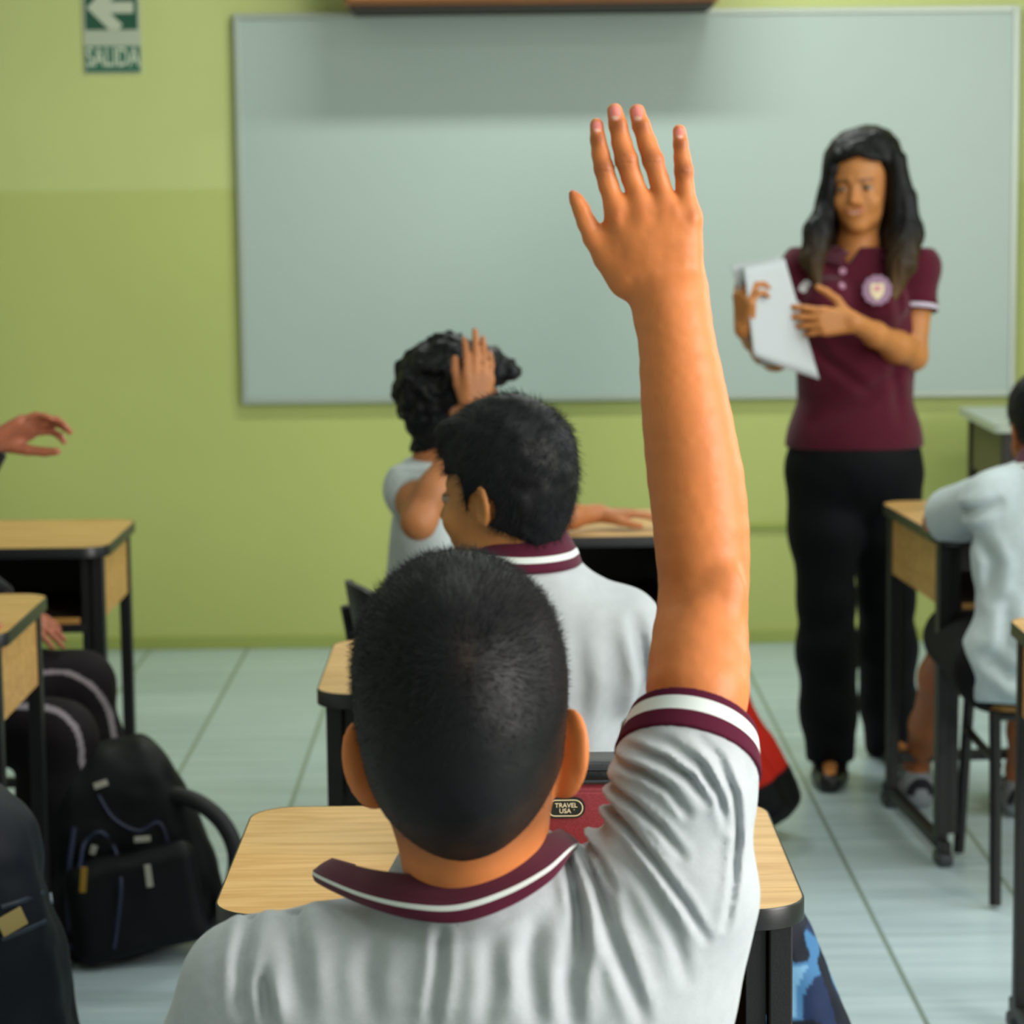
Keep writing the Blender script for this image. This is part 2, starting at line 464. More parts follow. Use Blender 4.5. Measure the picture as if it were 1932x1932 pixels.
def hand_fn(wr, R, s=1.0, side=1, curl=(20,) * 4, thumb=(35, 20), spread=1.0, base=(0,) * 4, tz=1.0):
    """R columns: x across towards the little finger, y along the fingers, z out of the back of the hand.  Returns (fn, fingertips)"""
    wr = np.array(wr, float); R = np.array(R, float)
    W_ = lambda v: wr + R @ (np.array(v, float) * s)
    caps = []
    mc = [(-0.026, 0.082), (-0.008, 0.088), (0.010, 0.084), (0.026, 0.075)]
    ln = [(0.040, 0.024, 0.020), (0.045, 0.028, 0.021), (0.041, 0.026, 0.021), (0.032, 0.020, 0.018)]
    rr = [0.0088, 0.0090, 0.0086, 0.0076]
    sp = [-7, -2, 3, 9]
    tips = []
    for i in range(4):
        a = np.array([mc[i][0], mc[i][1], 0.0]); ang = R_(base[i]); sa = R_(sp[i] * spread)
        caps.append((W_((mc[i][0] * 0.55, 0.012, 0)), W_(a), 0.0120 * s, 0.0098 * s, 0.010))
        caps.append((W_((mc[i][0] * 0.6, 0.02, -0.008)), W_(a + np.array([0, -0.008, -0.006])), 0.011 * s, 0.009 * s, 0.010))
        r = rr[i]
        for j, l_ in enumerate(ln[i]):
            ang += R_(curl[i]) * (1.0, 1.1, 0.7)[j]
            dirv = np.array([math.sin(sa) * math.cos(ang), math.cos(sa) * math.cos(ang), -math.sin(ang)])
            b = a + dirv * l_
            caps.append((W_(a), W_(b), r * s, r * 0.90 * s, 0.004)); a = b; r *= 0.90
        tips.append(W_(a))
    t0 = np.array([-0.020, 0.020, -0.008]); a1 = R_(thumb[0]); a2 = R_(thumb[0] - thumb[1])
    t1 = t0 + np.array([-math.sin(a1) * 0.040, math.cos(a1) * 0.040, -0.010 * tz])
    t2 = t1 + np.array([-math.sin(a2) * 0.032, math.cos(a2) * 0.032, -0.006 * tz])
    t3 = t2 + np.array([-math.sin(a2 - .2) * 0.024, math.cos(a2 - .2) * 0.024, -0.004 * tz])
    for a, b, ra, rb, k in ((t0, t1, 0.0150, 0.0115, 0.014), (t1, t2, 0.0108, 0.0098, 0.004), (t2, t3, 0.0098, 0.0080, 0.003)):
        caps.append((W_(a), W_(b), ra * s, rb * s, k))
    def fn(p):
        q = (p - A(wr)) @ A(R)
        d = None
        for (a, b, ra, rb, k) in caps:
            e = cone(p, a, b, ra, rb); d = e if d is None else smin(d, e, k * s)
        return d
    return fn, tips + [W_(t3)]
def frame(y, z):
    """columns x,y,z: y along, z roughly"""
    y = norm(y); z = np.array(z, float); z = norm(z - y * (y @ z)); x = np.cross(y, z); return np.stack([x, y, z], 1)

def frameL(y, z):
    f = frame(y, z); f[:, 0] *= -1; return f
def rbox(p, c, b, r, R=None):
    q = p - A(c)
    if R is not None: q = q @ A(R)
    q = np.abs(q) - (A(b) - r); return np.sqrt((np.maximum(q, 0) ** 2).sum(1)) + np.minimum(q.max(1), 0) - r
SK = dict(a='c07a48', b='b06a3c')
class Person:
    """J: world joints. All lengths in metres, s scales the girths."""
    def __init__(s, name, label, J, s_=1.0, group=None, head=None, skin='b87445', girth=1.0):
        s.J = {k: np.array(v, float) for k, v in J.items()}; s.s = s_; s.g = girth * s_; s.skin = skin
        s.root = thing(name, label, 'person', (float(s.J['pelvis'][0]), float(s.J['pelvis'][1]), 0), 0, group)
        s.head = head; s.hands = []
        J = s.J
        s.up = norm(J['neck'] - J['pelvis']); xr = J['shR'] - J['shL']; s.x = norm(xr - s.up * (xr @ s.up)); s.f = np.cross(s.up, s.x)
        s.T = np.stack([s.x, s.f, s.up], 1)
    def torso(s, p, o=0.0, wl=1.0, sr=(0.055, 0.046)):
        J, g = s.J, s.g; H = np.linalg.norm(J['neck'] - J['pelvis']); u = s.up
        c = lambda t, fy=0: J['pelvis'] + u * H * t + s.f * fy * g
        d = ell(p, c(0.02, -0.01), (0.150 * g + o, 0.105 * g + o, 0.12 * g + o), s.T)
        d = smin(d, ell(p, c(0.30, 0.0), (0.122 * g * wl + o, 0.092 * g * wl + o, 0.15 * g + o), s.T), 0.05)
        d = smin(d, ell(p, c(0.62, 0.0), (0.140 * g + o, 0.098 * g + o, 0.17 * g + o), s.T), 0.05)
        nb = c(0.93, -0.01)
        for a in ('shL', 'shR'):
            e = cone(p, nb - u * 0.03 * g, J[a] - u * 0.008, sr[0] * g + o, sr[1] * g + o)
            d = smin(d, e, 0.035)
        d = smin(d, cone(p, nb, J['neck'] + u * 0.012, 0.066 * g + o, 0.060 * g + o * 0.6), 0.03)
        return d
    def arm(s, p, sd, o=0.0):
        J, g = s.J, s.g; a, b, c = J['sh' + sd], J['el' + sd], J['wr' + sd]; m = b + (c - b) * 0.28
        d = chain(p, [a, a + (b - a) * 0.4, b, m, b + (c - b) * 0.65, c], [0.044 * g + o, 0.041 * g + o, 0.033 * g + o, 0.036 * g + o, 0.027 * g + o, 0.0225 * g + o], 0.02)
        return d
    def leg(s, p, sd, o=0.0, flare=0.0):
        J, g = s.J, s.g; a, b, c = J['hip' + sd], J['kn' + sd], J['an' + sd]
        return chain(p, [a, a + (b - a) * 0.45, b, b + (c - b) * 0.32, b + (c - b) * 0.7, c],
                     [0.082 * g + o, 0.073 * g + o, 0.053 * g + o, 0.052 * g + o + flare * .5, 0.040 * g + o + flare, 0.033 * g + o + flare], 0.03)
    def neckf(s, p):
        J, g = s.J, s.g; h = s.head
        top = h.world((0, -0.022, -0.045)); d = cone(p, J['neck'] - s.up * 0.02, top, 0.050 * g, 0.049 * g)
        return smin(d, cone(p, h.world((0, -0.045, 0.0)), J['neck'] - s.f * 0.015, 0.042 * g, 0.045 * g), 0.02)
    def headneck(s, p): return smin(s.head.sdf(p), s.neckf(p), 0.022)
    def body(s, p):
        d = s.torso(p, -0.012)
        if s.head: d = smin(d, s.headneck(p), 0.02)
        for sd in 'LR':
            d = smin(d, s.arm(p, sd), 0.02); d = smin(d, s.leg(p, sd), 0.03)
        for fn, _ in s.hands: d = smin(d, fn(p), 0.010 * s.s)
        for sd in 'LR':
            if 'to' + sd in s.J:
                a, t = s.J['an' + sd], s.J['to' + sd]; heel = a + np.array([0, 0, -0.045 * s.s]) - (t - a) * A((1, 1, 0)) * 0.18
                heel[2] = t[2]
                d = smin(d, smin(cone(p, heel, t, 0.024 * s.g, 0.020 * s.g), cone(p, a, heel, 0.03 * s.g, 0.024 * s.g), 0.02), 0.02)
        return d
    def bounds(s, pad=0.16):
        pts = list(s.J.values()) + [t for _, tp in s.hands for t in tp]
        if s.head: pts += [s.head.world((0, 0, 0.14))]
        pts = np.array(pts); return pts.min(0) - pad, pts.max(0) + pad
    def skincol(s, p):
        n = vnoise(p, 22)[:, None]; c = linc(s.skin) * (1 + 0.06 * n)
        if s.head: c = s.head.paint(p, c)
        return c
M_['skin'] = mat_attr('skin', 0.50, 0.35, sub=0.12, bump=0.10, bscale=500, noisevar=0.05, nscale=90)
M_['cloth'] = mat_attr('cloth', 0.85, 0.15, sheen=0.15, bump=0.25, bscale=900, noisevar=0.05, nscale=500)
M_['trouser'] = mat_attr('trouser_cloth', 0.8, 0.2, bump=0.2, bscale=700)
M_['hair'] = mat_attr('hair', 0.5, 0.2, bump=0.3, bscale=260)
M_['leather'] = mat('shoe_leather', '0c0b0b', 0.35)
def strands(name, roots, dirs, length, m, parent, rad=0.00012, droop=0.0, seg=3, jit=0.3, seed=1):
    """real hair: one curve per strand"""
    rs = np.random.RandomState(seed); n = len(roots)
    cu = bpy.data.hair_curves.new(name); cu.add_curves([seg + 1] * n)
    d = dirs + rs.randn(n, 3) * jit; d /= np.linalg.norm(d, axis=1)[:, None]
    L = (length if np.ndim(length) else np.full(n, length)) * (0.75 + 0.5 * rs.rand(n))
    pts = np.zeros((n, seg + 1, 3), f32)
    for k in range(seg + 1):
        t = k / seg; pts[:, k] = roots + d * (L * t)[:, None] + np.array([0, 0, -droop]) * (t * t) * L[:, None]
    o3 = np.array(parent.location) if parent is not None else 0
    cu.position_data.foreach_set('vector', (pts - o3).astype(f32).ravel())
    ra = cu.attributes.new('radius', 'FLOAT', 'POINT')
    ra.data.foreach_set('value', np.tile(np.linspace(1, 0.35, seg + 1) * rad, n).astype(f32))
    o = bpy.data.objects.new(name, cu); C.objects.link(o); cu.materials.append(m); o.parent = parent
    return o
def sample_mesh(me, n, off, keep=None, seed=3):
    """random points and normals on a mesh"""
    nv = len(me.vertices); V = np.zeros(nv * 3, f32); me.vertices.foreach_get('co', V); V = V.reshape(-1, 3)
    N = np.zeros(nv * 3, f32); me.vertex_normals.foreach_get('vector', N); N = N.reshape(-1, 3)
    idx = np.arange(nv)
    if keep is not None: idx = idx[keep(V[idx] + off)]
    rs = np.random.RandomState(seed); i = rs.choice(idx, n, replace=True)
    return V[i] + off + rs.randn(n, 3) * 0.0009, N[i]
# ------------------------------------------------------------------ room
def make_wall_mat():
    m, n, l, b = newmat('green_wall_paint')
    g = n.new('ShaderNodeNewGeometry'); s = n.new('ShaderNodeSeparateXYZ'); l.new(g.outputs['Position'], s.inputs[0])
    zc = P(300, 358, WALLY).z
    mr = n.new('ShaderNodeMapRange'); mr.inputs['From Min'].default_value = zc - 0.006; mr.inputs['From Max'].default_value = zc + 0.006
    l.new(s.outputs['Z'], mr.inputs['Value'])
    mx = n.new('ShaderNodeMixRGB'); mx.inputs[1].default_value = lin('b2ba6c'); mx.inputs[2].default_value = lin('bcc47e')
    l.new(mr.outputs[0], mx.inputs[0])
    t = n.new('ShaderNodeTexNoise'); t.inputs['Scale'].default_value = 1.3; t.inputs['Detail'].default_value = 4
    l.new(g.outputs['Position'], t.inputs['Vector'])
    r = ramp(n, [(0.3, (0.95, 0.95, 0.95, 1)), (0.7, (1.04, 1.04, 1.04, 1))]); l.new(t.outputs['Fac'], r.inputs[0])
    m2 = n.new('ShaderNodeMixRGB'); m2.blend_type = 'MULTIPLY'; m2.inputs[0].default_value = 1
    l.new(mx.outputs[0], m2.inputs[1]); l.new(r.outputs[0], m2.inputs[2]); l.new(m2.outputs[0], b.inputs['Base Color'])
    b.inputs['Roughness'].default_value = 0.6
    return m
M_['wall'] = make_wall_mat()
def make_floor_mat():
    m, n, l, b = newmat('floor_tiles')
    g = n.new('ShaderNodeNewGeometry'); s = n.new('ShaderNodeSeparateXYZ'); l.new(g.outputs['Position'], s.inputs[0])
    T = 0.303
    def joint(sock, off, wd):
        a = n.new('ShaderNodeMath'); a.operation = 'SUBTRACT'; a.inputs[1].default_value = off; l.new(sock, a.inputs[0])
        p = n.new('ShaderNodeMath'); p.operation = 'PINGPONG'; p.inputs[1].default_value = T / 2; l.new(a.outputs[0], p.inputs[0])
        r = n.new('ShaderNodeMapRange'); r.inputs['From Min'].default_value = wd * 0.6; r.inputs['From Max'].default_value = wd
        r.inputs['To Min'].default_value = 1; r.inputs['To Max'].default_value = 0
        l.new(p.outputs[0], r.inputs['Value']); return r.outputs[0]
    jx = joint(s.outputs['X'], -0.812, 0.0062); jy = joint(s.outputs['Y'], 4.383, 0.0035)
    jym = n.new('ShaderNodeMath'); jym.operation = 'MULTIPLY'; jym.inputs[1].default_value = 0.55; l.new(jy, jym.inputs[0])
    mxm = n.new('ShaderNodeMath'); mxm.operation = 'MAXIMUM'; l.new(jx, mxm.inputs[0]); l.new(jym.outputs[0], mxm.inputs[1])
    mp = n.new('ShaderNodeMapping'); mp.inputs['Scale'].default_value = (0.9, 14, 1); l.new(g.outputs['Position'], mp.inputs[0])
    t = n.new('ShaderNodeTexNoise'); t.inputs['Scale'].default_value = 2.0; t.inputs['Detail'].default_value = 5; t.inputs['Roughness'].default_value = 0.65
    l.new(mp.outputs[0], t.inputs['Vector'])
    r = ramp(n, [(0.30, '9cb0b6'), (0.5, 'b1c3c8'), (0.72, 'bfced1')]); l.new(t.outputs['Fac'], r.inputs[0])
    # each tile a touch lighter or darker
    fl = []
    for ax, off in (('X', -0.812), ('Y', 4.383)):
        a = n.new('ShaderNodeMath'); a.operation = 'SUBTRACT'; a.inputs[1].default_value = off; l.new(s.outputs[ax], a.inputs[0])
        d = n.new('ShaderNodeMath'); d.operation = 'DIVIDE'; d.inputs[1].default_value = T; l.new(a.outputs[0], d.inputs[0])
        f = n.new('ShaderNodeMath'); f.operation = 'FLOOR'; l.new(d.outputs[0], f.inputs[0]); fl.append(f)
    cb = n.new('ShaderNodeCombineXYZ'); l.new(fl[0].outputs[0], cb.inputs[0]); l.new(fl[1].outputs[0], cb.inputs[1])
    wn = n.new('ShaderNodeTexWhiteNoise'); wn.noise_dimensions = '2D'; l.new(cb.outputs[0], wn.inputs['Vector'])
    tv = ramp(n, [(0, (0.93, 0.93, 0.93, 1)), (1, (1.05, 1.05, 1.05, 1))]); l.new(wn.outputs['Value'], tv.inputs[0])
    m1 = n.new('ShaderNodeMixRGB'); m1.blend_type = 'MULTIPLY'; m1.inputs[0].default_value = 1
    l.new(r.outputs[0], m1.inputs[1]); l.new(tv.outputs[0], m1.inputs[2])
    m2 = n.new('ShaderNodeMixRGB'); m2.inputs[2].default_value = lin('7c8c82'); l.new(mxm.outputs[0], m2.inputs[0]); l.new(m1.outputs[0], m2.inputs[1])
    l.new(m2.outputs[0], b.inputs['Base Color'])
    b.inputs['Roughness'].default_value = 0.30; b.inputs['Specular IOR Level'].default_value = 0.5
    bp = n.new('ShaderNodeBump'); bp.inputs['Strength'].default_value = 0.3; bp.inputs['Distance'].default_value = 0.002; bp.invert = True
    l.new(mxm.outputs[0], bp.inputs['Height']); l.new(bp.outputs[0], b.inputs['Normal'])
    return m
T_ = 0.12
W = ROOMX1 - ROOMX0; L = WALLY - ROOMY0; cx = (ROOMX0 + ROOMX1) / 2; cy = (ROOMY0 + WALLY) / 2
struct(MB().box((cx, cy, -0.05), (W + 0.3, L + 0.3, 0.1)).build('floor', make_floor_mat()))
struct(MB().box((cx, cy, CEIL + 0.05), (W + 0.3, L + 0.3, 0.1)).build('ceiling', mat('ceiling_paint', 'c9ccc4', 0.8)))
struct(MB().box((cx, WALLY + T_ / 2, CEIL / 2), (W + 0.24, T_, CEIL)).build('wall_front', M_['wall']))
struct(MB().box((ROOMX0 - T_ / 2, cy, CEIL / 2), (T_, L, CEIL)).build('wall_left', mat('pale_wall_paint', 'b9bcae', 0.7)))  # unseen left and rear walls, made pale to cut green bounce light
struct(MB().box((cx, ROOMY0 - T_ / 2, CEIL / 2), (W + 0.24, T_, CEIL)).build('wall_rear', mat('pale_wall_paint', 'b9bcae', 0.7)))
wr = MB()                       # right wall with two window openings
xw = ROOMX1 + T_ / 2
WIN = [(-0.5, 1.7), (3.3, 5.5)]; WZ0, WZ1 = 1.05, 2.45
wr.box((xw, cy, WZ0 / 2), (T_, L, WZ0)); wr.box((xw, cy, (WZ1 + CEIL) / 2), (T_, L, CEIL - WZ1))
ys = [ROOMY0] + [v for p in WIN for v in p] + [WALLY]
for a, b in zip(ys[::2], ys[1::2]): wr.box((xw, (a + b) / 2, (WZ0 + WZ1) / 2), (T_, b - a, WZ1 - WZ0))
struct(wr.build('wall_right', M_['wall']))
for i, (a, b) in enumerate(WIN):
    f = MB(); zc = (WZ0 + WZ1) / 2
    for y in (a + 0.02, (a + b) / 2, b - 0.02): f.box((xw, y, zc), (0.05, 0.04, WZ1 - WZ0))
    for z in (WZ0 + 0.02, WZ1 - 0.02): f.box((xw, (a + b) / 2, z), (0.05, b - a, 0.04))
    fo = struct(f.build('window_%d' % (i + 1), M_['white']))
# painted skirting and a cable trunking on the front wall
struct(MB().box((cx, WALLY - 0.004, 0.02), (W, 0.008, 0.04), bev=0.002).build('baseboard_front', mat('skirting_paint', '9ba556', 0.5)))
a = P(1418, 992, WALLY); b_ = P(1500, 992, WALLY)
struct(MB().box(((a.x + b_.x) / 2, WALLY - 0.006, a.z), (b_.x - a.x + 0.1, 0.012, 0.018), bev=0.003).build('trim_1', mat('trunking_paint', '98a650', 0.5)))

# ceiling lamps
lampm = mat('lamp_diffuser', 'f4f8ee', 0.4, emit=1.5)
for i, (lx, ly, lab) in enumerate([(0.35, 6.65, 'fluorescent ceiling lamp nearest the whiteboard'), (1.6, 4.6, 'fluorescent ceiling lamp over the right desks'),
        (-1.6, 4.6, 'fluorescent ceiling lamp over the left desks'), (0.2, 2.6, 'fluorescent ceiling lamp over the middle of the room'), (0.4, 0.2, 'fluorescent ceiling lamp nearest the rear wall')]):
    t = thing('ceiling_lamp', lab, 'ceiling lamp', (lx, ly, CEIL - 0.06), 0, 'fluorescent ceiling lamps')
    MB().box((0, 0, 0.03), (1.25, 0.2, 0.06), bev=0.006).build('lamp_housing', M_['white'], t)
    MB().box((0, 0, -0.012), (1.2, 0.16, 0.02), bev=0.005).build('lamp_diffuser', lampm, t)

# ------------------------------------------------------------------ whiteboard
tl, tr, bl, br = P(442, 26, WALLY), P(1921, 12, WALLY), P(458, 766, WALLY), P(1912, 742, WALLY)
bx0, bx1 = (tl.x + bl.x) / 2, (tr.x + br.x) / 2; bz1, bz0 = (tl.z + tr.z) / 2, (bl.z + br.z) / 2
t = thing('whiteboard', 'large whiteboard with thin pale frame on the green wall', 'whiteboard', ((bx0 + bx1) / 2, WALLY, bz0))
bw, bh = bx1 - bx0, bz1 - bz0
bm_ = mat('whiteboard_enamel', 'a7b6b0', 0.36, var=0.03, vscale=2)
MB().box((0, -0.016, bh / 2), (bw - 0.02, 0.012, bh - 0.02)).build('board_surface', bm_, t)
fr = MB()
for x in (-bw / 2 + 0.009, bw / 2 - 0.009): fr.box((x, -0.014, bh / 2), (0.018, 0.026, bh), bev=0.002)
for z in (0.009, bh - 0.009): fr.box((0, -0.0145, z), (bw - 0.036, 0.027, 0.018), bev=0.002)
fr.build('frame', mat('board_aluminium', 'a9b1a8', 0.35, 0.3), t)

# wooden box above it (only its lower edge in view)
f0, f1 = P(650, 9, WALLY - 0.32), P(1356, 5, WALLY - 0.32)
zb = (f0.z + f1.z) / 2
t = thing('wall_cabinet', 'brown wooden box jutting from the wall above the whiteboard', 'wall cabinet', ((f0.x + f1.x) / 2, WALLY, zb))
wd = f1.x - f0.x
cb = MB().box((0, -0.16, 0.15), (wd, 0.316, 0.3), bev=0.004)
cb.build('body', mat('cabinet_wood', '8a5a30', 0.5, var=0.25, vscale=6, stretch=(1, 8, 8)), t)
MB().box((0, -0.165, -0.006), (wd - 0.03, 0.29, 0.012)).build('underside', mat('cabinet_painted_shade', '241a12', 0.7), t)  # dark board paints in the shade beneath the box
MB().box((0, -0.325, 0.15), (wd - 0.02, 0.014, 0.27), bev=0.003).build('door', mat('cabinet_door', 'a06a38', 0.45, var=0.2, vscale=6, stretch=(1, 8, 8)), t)

# exit sign
a, b_ = P(154, -42, WALLY), P(268, 138, WALLY)
sw = b_.x - a.x; sh = a.z - b_.z
t = thing('exit_sign', 'green and white exit sign with left arrow on the wall', 'sign', ((a.x + b_.x) / 2, WALLY, b_.z))
MB().box((0, -0.003, sh / 2), (sw, 0.005, sh), bev=0.001).build('backplate', mat('sign_white', 'aab29e', 0.5), t)
ppx = sw / 114.0
gm = mat('sign_green', '0c4a34', 0.5)
MB().box((0, -0.0065, sh - 52 * ppx), (103 * ppx, 0.002, 100 * ppx)).build('arrow_panel', gm, t)
MB().box((0.001, -0.0065, 28 * ppx), (108 * ppx, 0.002, 50 * ppx)).build('text_panel', mat('sign_green_light', '24604a', 0.5), t)
Ms = Matrix.Translation((0, -0.0078, sh - 59 * ppx)) @ Matrix.Rotation(math.pi / 2, 4, 'X') @ Matrix.Scale(ppx, 4)
arrow = [(-48, 0), (-4, 44), (14, 44), (22, 34), (-2, 11), (44, 11), (44, -11), (-2, -11), (22, -34), (14, -44), (-4, -44)]
MB().prism(arrow, -0.5, 0.5, Ms).build('arrow', mat('sign_white2', 'b6bda8', 0.5), t)
textmesh('lettering', 'SALIDA', 52 * ppx, Matrix.Translation((0.001, -0.0078, 30 * ppx)) @ Matrix.Rotation(math.pi / 2, 4, 'X'), mat('sign_letter', 'c4ccb6', 0.5), t, xs=0.62)

# ------------------------------------------------------------------ desks
DW, DD, DH = 0.600, 0.45, 0.70
def make_desk(label, group, wood=None, band=None, dh=DH):
    t = thing('school_desk', label, 'desk', (0, 0, 0), 0, group)
    wood = wood or M_['wood']
    MB().prism(rrect(DW - 0.004, DD - 0.004, 0.052), dh - 0.02, dh).build('tabletop', wood, t)
    # edge band: ring around the top
    bm = MB(); o_, i_ = rrect(DW, DD, 0.054), rrect(DW - 0.004, DD - 0.004, 0.052)
    n = len(o_)
    prof = [(0, dh - 0.0225), (1, dh - 0.0215), (1, dh - 0.0015), (0.6, dh + 0.0002), (0, dh + 0.0004)]
    rings = []
    for (f, z) in prof:
        rings.append([bm.bm.verts.new((i_[k][0] + (o_[k][0] - i_[k][0]) * (f if f else -0.1), i_[k][1] + (o_[k][1] - i_[k][1]) * (f if f else -0.1), z)) for k in range(n)])
    for i in range(len(rings) - 1):
        for k in range(n): bm.bm.faces.new((rings[i][k], rings[i][(k + 1) % n], rings[i + 1][(k + 1) % n], rings[i + 1][k]))
    bm.build('edge_band', band or M_['band'], t, sm=40)
    lx, ly = DW / 2 - 0.026, DD / 2 - 0.045
    for sx in (-1, 1):
        for sy in (-1, 1):
            g = MB().box((sx * lx, sy * ly, (dh - 0.023) / 2 + 0.014), (0.024, 0.030, dh - 0.023 - 0.028), bev=0.002)
            if sy < 0: g.box((sx * (lx - 0.0245), sy * ly, (dh - 0.023) / 2 + 0.03), (0.021, 0.012, dh - 0.083), bev=0.001)
            g.build('leg', M_['black'], t)
        MB().box((sx * lx, 0, 0.04), (0.024, 0.44, 0.024), bev=0.003).build('floor_rail', M_['black'], t)
        for sy in (-1, 1): MB().box((sx * lx, sy * 0.20, 0.014), (0.034, 0.05, 0.028), bev=0.008).build('foot_glide', M_['glide'], t)
        MB().box((sx * (lx + 0.002), 0, dh - 0.092), (0.012, 2 * ly - 0.034, 0.125)).build('side_panel', M_['panel'], t)
    MB().box((0, 0.0, dh - 0.158), (2 * lx - 0.03, 2 * ly, 0.010)).build('book_shelf', mat('shelf_painted_shade', '2c1c10', 0.6), t)  # dark brown puts the shade of the open compartment into the shelf
    MB().box((0, -ly - 0.002, dh - 0.158), (2 * lx - 0.08, 0.008, 0.014)).build('shelf_lip', M_['panel'], t)
    MB().box((0, ly - 0.004, dh - 0.088), (2 * lx - 0.026, 0.010, 0.130)).build('back_panel', M_['black'], t)  # black here stands in for the unlit depth of the compartment
    MB().box((0, -ly, dh - 0.172), (2 * lx - 0.06, 0.022, 0.018), bev=0.002).build('front_rail', M_['black'], t)
    MB().box((0, ly, 0.12), (2 * lx - 0.026, 0.022, 0.022), bev=0.002).build('cross_bar', M_['black'], t)
    for sx in (-1, 1): MB().box((sx * 0.235, -ly + 0.05, dh - 0.035), (0.012, 0.018, 0.03), bev=0.003).build('bracket', M_['black'], t)
    return t
def put_desk(label, X, Ynear, rz=0, group='wood topped school desks', first=[]):
    if not first:
        d = make_desk(label, group); first.append(d)
    else:
        d = copy_tree(first[0]); d['label'] = label; d['group'] = group
    d.location = (X, Ynear + DD / 2, 0); d.rotation_euler = (0, 0, rz)
    return d
X1 = (P(388, 1722, 2.52).x + P(1536, 1722, 2.52).x) / 2
Yn1 = PZ(966, 1722, DH).y
put_desk('wood topped desk in front of the boy raising his hand', X1, Yn1)
Yn2 = PZ(620, 1311, DH).y
put_desk('wood topped desk in front of the boy looking left', PZ(597, 1300, DH).x + DW / 2, Yn2)
Yn3 = PZ(1200, 1012, DH).y
put_desk('wood topped desk of the curly haired boy below the whiteboard', 0.075, Yn3)
YL1 = PZ(120, 1034, DH).y
XL = PZ(232, 1005, DH).x
put_desk('left aisle desk farther back, by the bare green wall', XL - DW / 2, YL1)
YL2 = PZ(40, 1120, DH).y - DD
put_desk('left aisle desk at the frame edge above the striped trousers', PZ(75, 1128, DH).x + 0.012 - DW / 2, YL2)
YR1 = PZ(1690, 943, DH).y - DD
XR = PZ(1665, 950, DH).x
dR = put_desk('right aisle desk beside the standing woman', XR + DW / 2 - 0.004, YR1)
dR.scale = (1, 1.28, 1); dR.location.y = YR1 + DD - DD * 0.64; dR.rotation_euler.z = 0.07; dR.location.x += 0.018
YR2 = PZ(1915, 1164, DH).y - DD
put_desk('right aisle desk cut off by the frame edge, nearest the camera', PZ(1905, 1172, DH).x + DW / 2, YR2)
print('DESKS', X1, Yn1, Yn2, Yn3, XL, YL1, YL2, XR, YR1, YR2)

# teacher's table by the front wall
TH = 0.75
a, b_ = PZ(1793, 768, TH), PZ(1903, 806, TH)
tw = 1.1; td = 0.58
t = thing('teacher_table', 'table with glare painted into its pale grey top, in the corner by the whiteboard', 'table', ((a.x + b_.x) / 2 + tw / 2, a.y - td / 2, 0))
MB().prism(rrect(tw, td, 0.02), TH - 0.022, TH).build('tabletop', mat('table_glare_grey', 'aab3a6', 0.3), t)  # glare on the tabletop is put into its pale grey colour
brown = mat('brown_panel', '4c3a20', 0.5, var=0.2)
for sx in (-1, 1):
    for sy in (-1, 1): MB().box((sx * (tw / 2 - 0.04), sy * (td / 2 - 0.04), (TH - 0.022) / 2), (0.03, 0.03, TH - 0.022), bev=0.003).build('leg', mat('dark_leg', '1c0f0a', 0.5), t)
    MB().box((sx * (tw / 2 - 0.04), 0, TH - 0.10), (0.014, td - 0.12, 0.15)).build('side_panel', mat('olive_panel', '5f5a34', 0.6), t)
MB().box((0, -td / 2 + 0.05, TH - 0.10), (tw - 0.12, 0.014, 0.15)).build('front_panel', brown, t)

